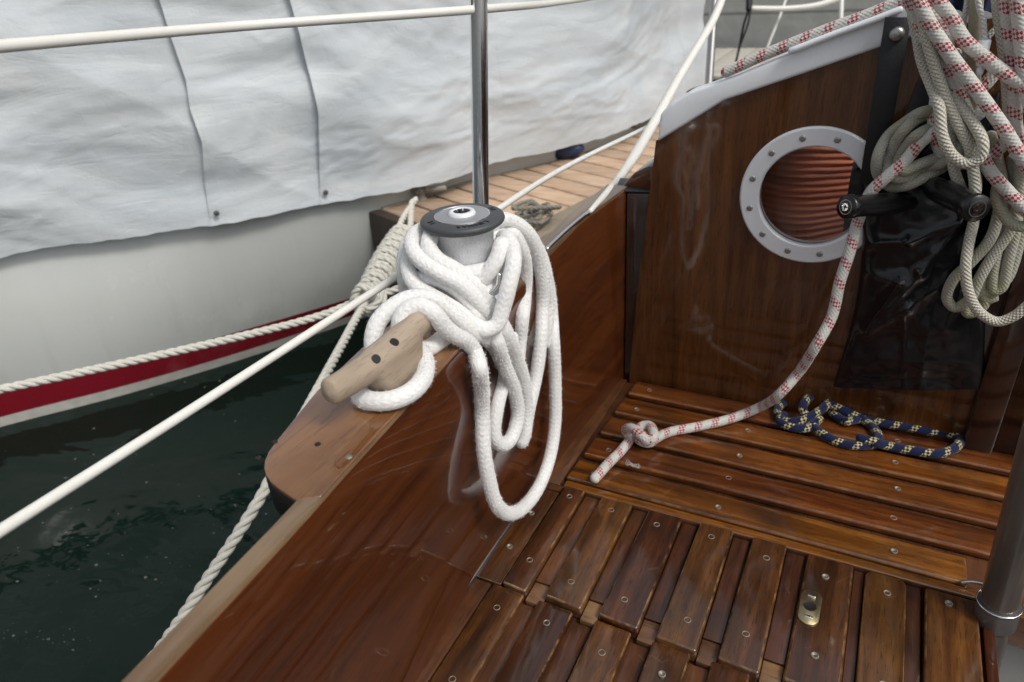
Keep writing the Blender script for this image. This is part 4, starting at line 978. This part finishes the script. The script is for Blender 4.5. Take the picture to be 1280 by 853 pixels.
# ================================================================ red ticked sheet
RT = .0098
def Z7(pts, off): return [bp(1020 + x / 3.554, y / 3.554, off if not isinstance(off, (list, tuple)) else off[i]) for i, (x, y) in enumerate(pts)]
def B5(pts, off): return [bp(1080 + x / 3.555, 180 + y / 3.555, off if not isinstance(off, (list, tuple)) else off[i]) for i, (x, y) in enumerate(pts)]
def rope(name, mat, plist, r, label, cat='rope', group=None, n=14):
    mb = MB(); v0 = .016; a0 = None
    for pts in plist:
        s = spline(pts, .004); a0 = a0 or s[0]; tube(mb, s, r, n, v0=v0); v0 += .773
    o = mb.obj(name, mat, None, loc=a0); tag(o, label, cat, group); return o
SZ = RT + .0005
fall = Z7([(760, 480), (660, 545), (560, 575), (480, 620), (390, 720), (310, 790), (245, 853)], [.04, .07, .075, .075, .078, .085, .085]) + \
    [bp(1072, 278, .075), bp(1062, 315, .085), bp(1050, 352, .095), bp(1040, 395, .11), bp(1020, 432, .13)] + [dep(998, 466, 1.375), dep(975, 492, 1.395), onz(950, 509, .03), onz(915, 523, .016), onz(870, 534, SZ), onz(838, 540, SZ), onz(822, 547, .012), onz(810, 554, .018), onz(799, 550, .018), onz(796, 541, .020), onz(802, 533, .026), onz(811, 532, .030), onz(817, 540, .032), onz(815, 549, .030), onz(807, 552, .024), onz(806, 548, .040), onz(798, 541, .046), onz(788, 535, .040), onz(782, 538, .026), onz(787, 547, .012), onz(777, 563, SZ), onz(762, 578, SZ), onz(743, 599, SZ)]
rope('sheet_rope', m_tick, [fall], RT, 'red ticked pale rope falling to the seat and ending in a knot')
rope('sheet_rope', m_tick, [[bp(906, 91, .004), bp(957, 68, .004), bp(1035, 37, .004), bp(1090, 17, .004), bp(1130, -1, .004), bp(1200, -40, .004)]], .0098, 'red ticked pale rope lying along the white edge of the bulkhead')
rope('sheet_rope', m_tick, [Z7([(395, -60), (425, 20), (480, 140), (560, 290), (640, 430), (690, 560), (760, 740), (850, 850), (960, 960)], .085)], RT, 'leftmost red ticked strand hanging straight across the coiled ropes', group='red ticked strands hanging over the bag')
rope('sheet_rope', m_tick, [Z7([(415, -70), (450, 0), (520, 130), (600, 250), (690, 370), (770, 480), (840, 580), (900, 680), (950, 760)], .108)], RT, 'second red ticked strand from the left, lying over the first', group='red ticked strands hanging over the bag')
rope('sheet_rope', m_tick, [Z7([(490, -80), (540, 0), (600, 80), (660, 180), (740, 250), (830, 320), (940, 385), (1040, 430)], .095)], RT, 'red ticked strand sweeping to the right past the white toggle', group='red ticked strands hanging over the bag')
rope('sheet_rope', m_tick, [Z7([(450, -60), (490, 20), (545, 100), (580, 190), (590, 300), (640, 400), (720, 400), (800, 320), (870, 250)], [.06, .06, .055, .05, .035, .03, .03, .03, .03])], RT, 'short red ticked strand half hidden behind the others near the cap', group='red ticked strands hanging over the bag')
rope('sheet_rope', m_tick, [Z7([(845, -60), (850, 60), (862, 180), (880, 350), (885, 560), (915, 670), (1000, 760)], .075)], RT, 'upright red ticked strand left of the one at the picture edge', group='red ticked strands hanging over the bag')
rope('sheet_rope', m_tick, [Z7([(890, -60), (900, 40), (915, 200), (925, 350), (960, 500), (990, 640)], .095)], RT, 'upright red ticked strand nearest the right picture edge', group='red ticked strands hanging over the bag')
rope('sheet_rope', m_tick, [Z7([(535, 440), (525, 520), (530, 600), (565, 690), (620, 725), (700, 720), (790, 680), (850, 620), (890, 560)], [.05, .06, .06, .055, .05, .055, .06, .06, .04])], RT, 'red ticked bight passing behind the cream loop above the handle', group='red ticked strands hanging over the bag')
# cream braids
RC = .0082
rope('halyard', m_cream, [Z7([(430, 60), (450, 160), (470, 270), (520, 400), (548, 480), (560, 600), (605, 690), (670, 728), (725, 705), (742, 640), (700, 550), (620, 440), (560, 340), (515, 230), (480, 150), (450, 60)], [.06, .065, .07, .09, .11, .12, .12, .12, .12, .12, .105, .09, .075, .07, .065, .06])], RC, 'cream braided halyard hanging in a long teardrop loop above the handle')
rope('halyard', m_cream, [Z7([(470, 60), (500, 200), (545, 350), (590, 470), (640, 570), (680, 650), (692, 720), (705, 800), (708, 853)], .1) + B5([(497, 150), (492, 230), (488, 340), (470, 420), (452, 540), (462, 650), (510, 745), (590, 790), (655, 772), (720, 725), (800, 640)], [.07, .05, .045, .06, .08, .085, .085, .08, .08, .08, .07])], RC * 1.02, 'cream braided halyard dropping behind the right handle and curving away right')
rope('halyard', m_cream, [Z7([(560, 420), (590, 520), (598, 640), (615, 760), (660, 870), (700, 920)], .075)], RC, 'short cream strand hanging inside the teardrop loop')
rope('halyard', simple('olive_webbing_cord', (.33, .31, .22), .9, 0, .3, 400, bump=.5), [Z7([(718, -60), (708, 100), (705, 240), (700, 400), (690, 500)], .05)], .0092, 'dull olive braided strand hanging straight behind the red ticked ones')
rope('halyard', m_cream, [Z7([(800, -60), (805, 60), (822, 170), (840, 320), (850, 480), (868, 640)], .07)], RC * .8, 'thin cream strand hanging just left of the upright red ticked rope')
rope('halyard', m_cream, [Z7([(620, 230), (650, 260), (680, 220), (672, 300), (640, 400)], .03)], RC * .8, 'cream strand end tucked behind the middle of the tangle')
# grey coil on the left and hank on the right
G1 = [(545, 490), (470, 500), (395, 545), (325, 600), (275, 690), (275, 775), (330, 830), (400, 825), (470, 795), (560, 745), (640, 680), (640, 600), (560, 500), (470, 520), (400, 570), (350, 640), (318, 720), (335, 785), (400, 790), (480, 750), (570, 720), (640, 660), (600, 590), (520, 570), (450, 600), (400, 650), (365, 720), (390, 760), (460, 730), (560, 690), (620, 640)]
offs = [.05 + .014 * math.sin(i * 1.9) + .0006 * i for i in range(len(G1))]
rope('rope_coil', m_olive, [Z7(G1, offs)], .0088, 'greyish green stained rope coil hanging left of the cream loop', 'rope coil')
G2 = [(640, -40), (690, 60), (690, 190), (675, 300), (640, 400), (570, 500), (512, 600), (468, 690), (405, 728), (370, 690), (395, 605), (480, 520), (560, 425), (600, 300), (612, 180), (590, 60), (560, -40)]
rope('rope_coil', m_olive, [B5(G2, [.05 + .006 * math.sin(i * 1.3) for i in range(len(G2))]),
    B5([(660, 60), (680, 220), (672, 380), (640, 520), (610, 640), (580, 655), (572, 600), (590, 480), (620, 380), (640, 250), (600, 120)], .036),
    B5([(590, 430), (545, 560), (520, 640), (540, 690), (575, 685), (560, 660), (500, 670), (450, 720), (465, 755), (520, 730), (545, 690)], .03),
    B5([(600, 170), (590, 240), (640, 340), (700, 368), (780, 330)], .075), B5([(700, 60), (720, 260), (690, 430), (640, 590), (600, 640)], .028)], .0088, 'long hank of grey green stained rope hanging at the right of the bag', 'rope coil')
# thin cord with toggle
rope('flag_cord', m_cord, [Z7([(680, -60), (668, 30), (655, 110), (660, 200), (668, 300)], .04), Z7([(712, -60), (725, 30), (742, 90), (748, 180)], .08), Z7([(762, 170), (790, 135), (830, 110)], .05)], .0042, 'thin white cord running down into the small white toggle', 'cord', n=10)
TG = bp(1231, 50, .085); mb = MB(); lathe(mb, [(.0075, 0), (.0085, .002), (.0065, .034), (.0045, .036)], TG, (bp(1227, 76, .085) - TG), 20); lathe(mb, [(.001, .034), (.005, .038), (.0055, .043), (.004, .048), (.001, .049)], TG, (bp(1227, 76, .085) - TG), 16)
o = mb.obj('toggle', m_white, None, loc=TG); tag(o, 'small white plastic toggle on the thin cord among the hanging ropes', 'toggle')
mb = MB(); vs = []; fs = []
for j in range(21):
    for i in range(31):
        p = bp(1172 + i * 2.6, -50 + j * 3.3 + 3 * math.sin(i * .5), .02); vs.append(Vector((p.x, p.y - .008 * math.sin(i * .7 + j * .25), p.z)))
for j in range(20):
    for i in range(30): a = j * 31 + i; fs.append((a, a + 31, a + 32, a + 1))
mb.add(vs, fs); mb.add([v + Vector((0, .004, 0)) for v in vs], [f[::-1] for f in fs]); o = mb.obj('canvas_cloth', simple('navy_canvas', (.012, .018, .055), .8, 0, .3, 200, bump=.4), None, loc=vs[0]); tag(o, 'dark navy canvas bunched behind the ropes at the top right', 'cloth')

# ================================================================ navy rope on the seat
def NV5(pts, zs): return [onz(680 + x / 2.133, 430 + y / 2.133, zs if not isinstance(zs, (list, tuple)) else zs[i]) for i, (x, y) in enumerate(pts)]
h = .0092
n1 = [(792, 112), (770, 145), (735, 178), (690, 203), (645, 207), (622, 178), (650, 150), (700, 136), (745, 152), (800, 178), (855, 205), (888, 238), (884, 264), (840, 272), (785, 262), (740, 238), (706, 205), (690, 170), (715, 140), (752, 160), (778, 192), (806, 208)]
z1 = [.045, .035, .028, .02, .012, h, h, .012, .03, .022, h, h, h, h, h, .012, .012, .03, .035, .016, h, h]
n2 = [(806, 208), (850, 200), (900, 211), (960, 220), (1020, 232), (1075, 238), (1107, 254), (1098, 276), (1050, 293), (990, 286), (930, 275), (880, 262), (840, 250)]
rope('sheet_end', m_navy, [NV5(n1, z1), NV5(n2, [.014] + [h] * 10 + [.02, .022]), NV5([(640, 190), (628, 205), (660, 222), (700, 225), (735, 200)], [.012, h, h, h, .016])], .0090, 'navy rope with yellow flecks loosely knotted on the slatted seat')
mb = MB(); rd = random.Random(4)
for k in range(7):
    p0 = onz(786 + rd.uniform(-4, 8), 582 + rd.uniform(-3, 3), .003); pts = [p0 + Vector((rd.uniform(-.008, .012), rd.uniform(-.006, .006), rd.uniform(0, .005))) for _ in range(5)]; tube(mb, spline(pts, .001), .0004, 5)
o = mb.obj('thread_scrap', m_cord, None, loc=onz(786, 582, 0)); tag(o, 'tiny scrap of frayed thread on the seat slats near the knot', 'thread')

# ================================================================ light, world, camera
w = bpy.data.worlds.new('World'); sc.world = w; w.use_nodes = True; nt = w.node_tree; bg = nt.nodes['Background']
sky = nt.nodes.new('ShaderNodeTexSky'); sky.sky_type = 'NISHITA'; sky.sun_disc = False
EL, AZ = 52, 108
sky.sun_elevation = math.radians(EL); sky.sun_rotation = math.radians(AZ); sky.dust_density = 4; sky.air_density = 1.2
hs = nt.nodes.new('ShaderNodeHueSaturation'); hs.inputs['Saturation'].default_value = .30; nt.links.new(sky.outputs[0], hs.inputs['Color']); nt.links.new(hs.outputs[0], bg.inputs[0]); bg.inputs[1].default_value = .125
sl = bpy.data.lights.new('sun', 'SUN'); sl.energy = 1.5; sl.angle = math.radians(14); sl.color = (1, .96, .9); so = bpy.data.objects.new('sun', sl); COL.objects.link(so)
sdv = Vector((math.sin(math.radians(AZ)) * math.cos(math.radians(EL)), math.cos(math.radians(AZ)) * math.cos(math.radians(EL)), math.sin(math.radians(EL))))
so.rotation_euler = (-sdv).to_track_quat('-Z', 'Y').to_euler(); so.location = (0, 0, 5)
cam = bpy.data.cameras.new('camera'); cam.sensor_width = 36; cam.sensor_fit = 'HORIZONTAL'; cam.lens = F / 1280 * 36; cam.clip_start = .02; cam.clip_end = 300
co_ = bpy.data.objects.new('camera', cam); COL.objects.link(co_); co_.matrix_world = Matrix.Translation(C) @ M.to_4x4(); sc.camera = co_
cam.dof.use_dof = True; cam.dof.focus_distance = 1.02; cam.dof.aperture_fstop = 5.6
vs_ = sc.view_settings; vs_.view_transform = 'Standard'; vs_.look = 'None'; vs_.exposure = 0.02; vs_.gamma = 1
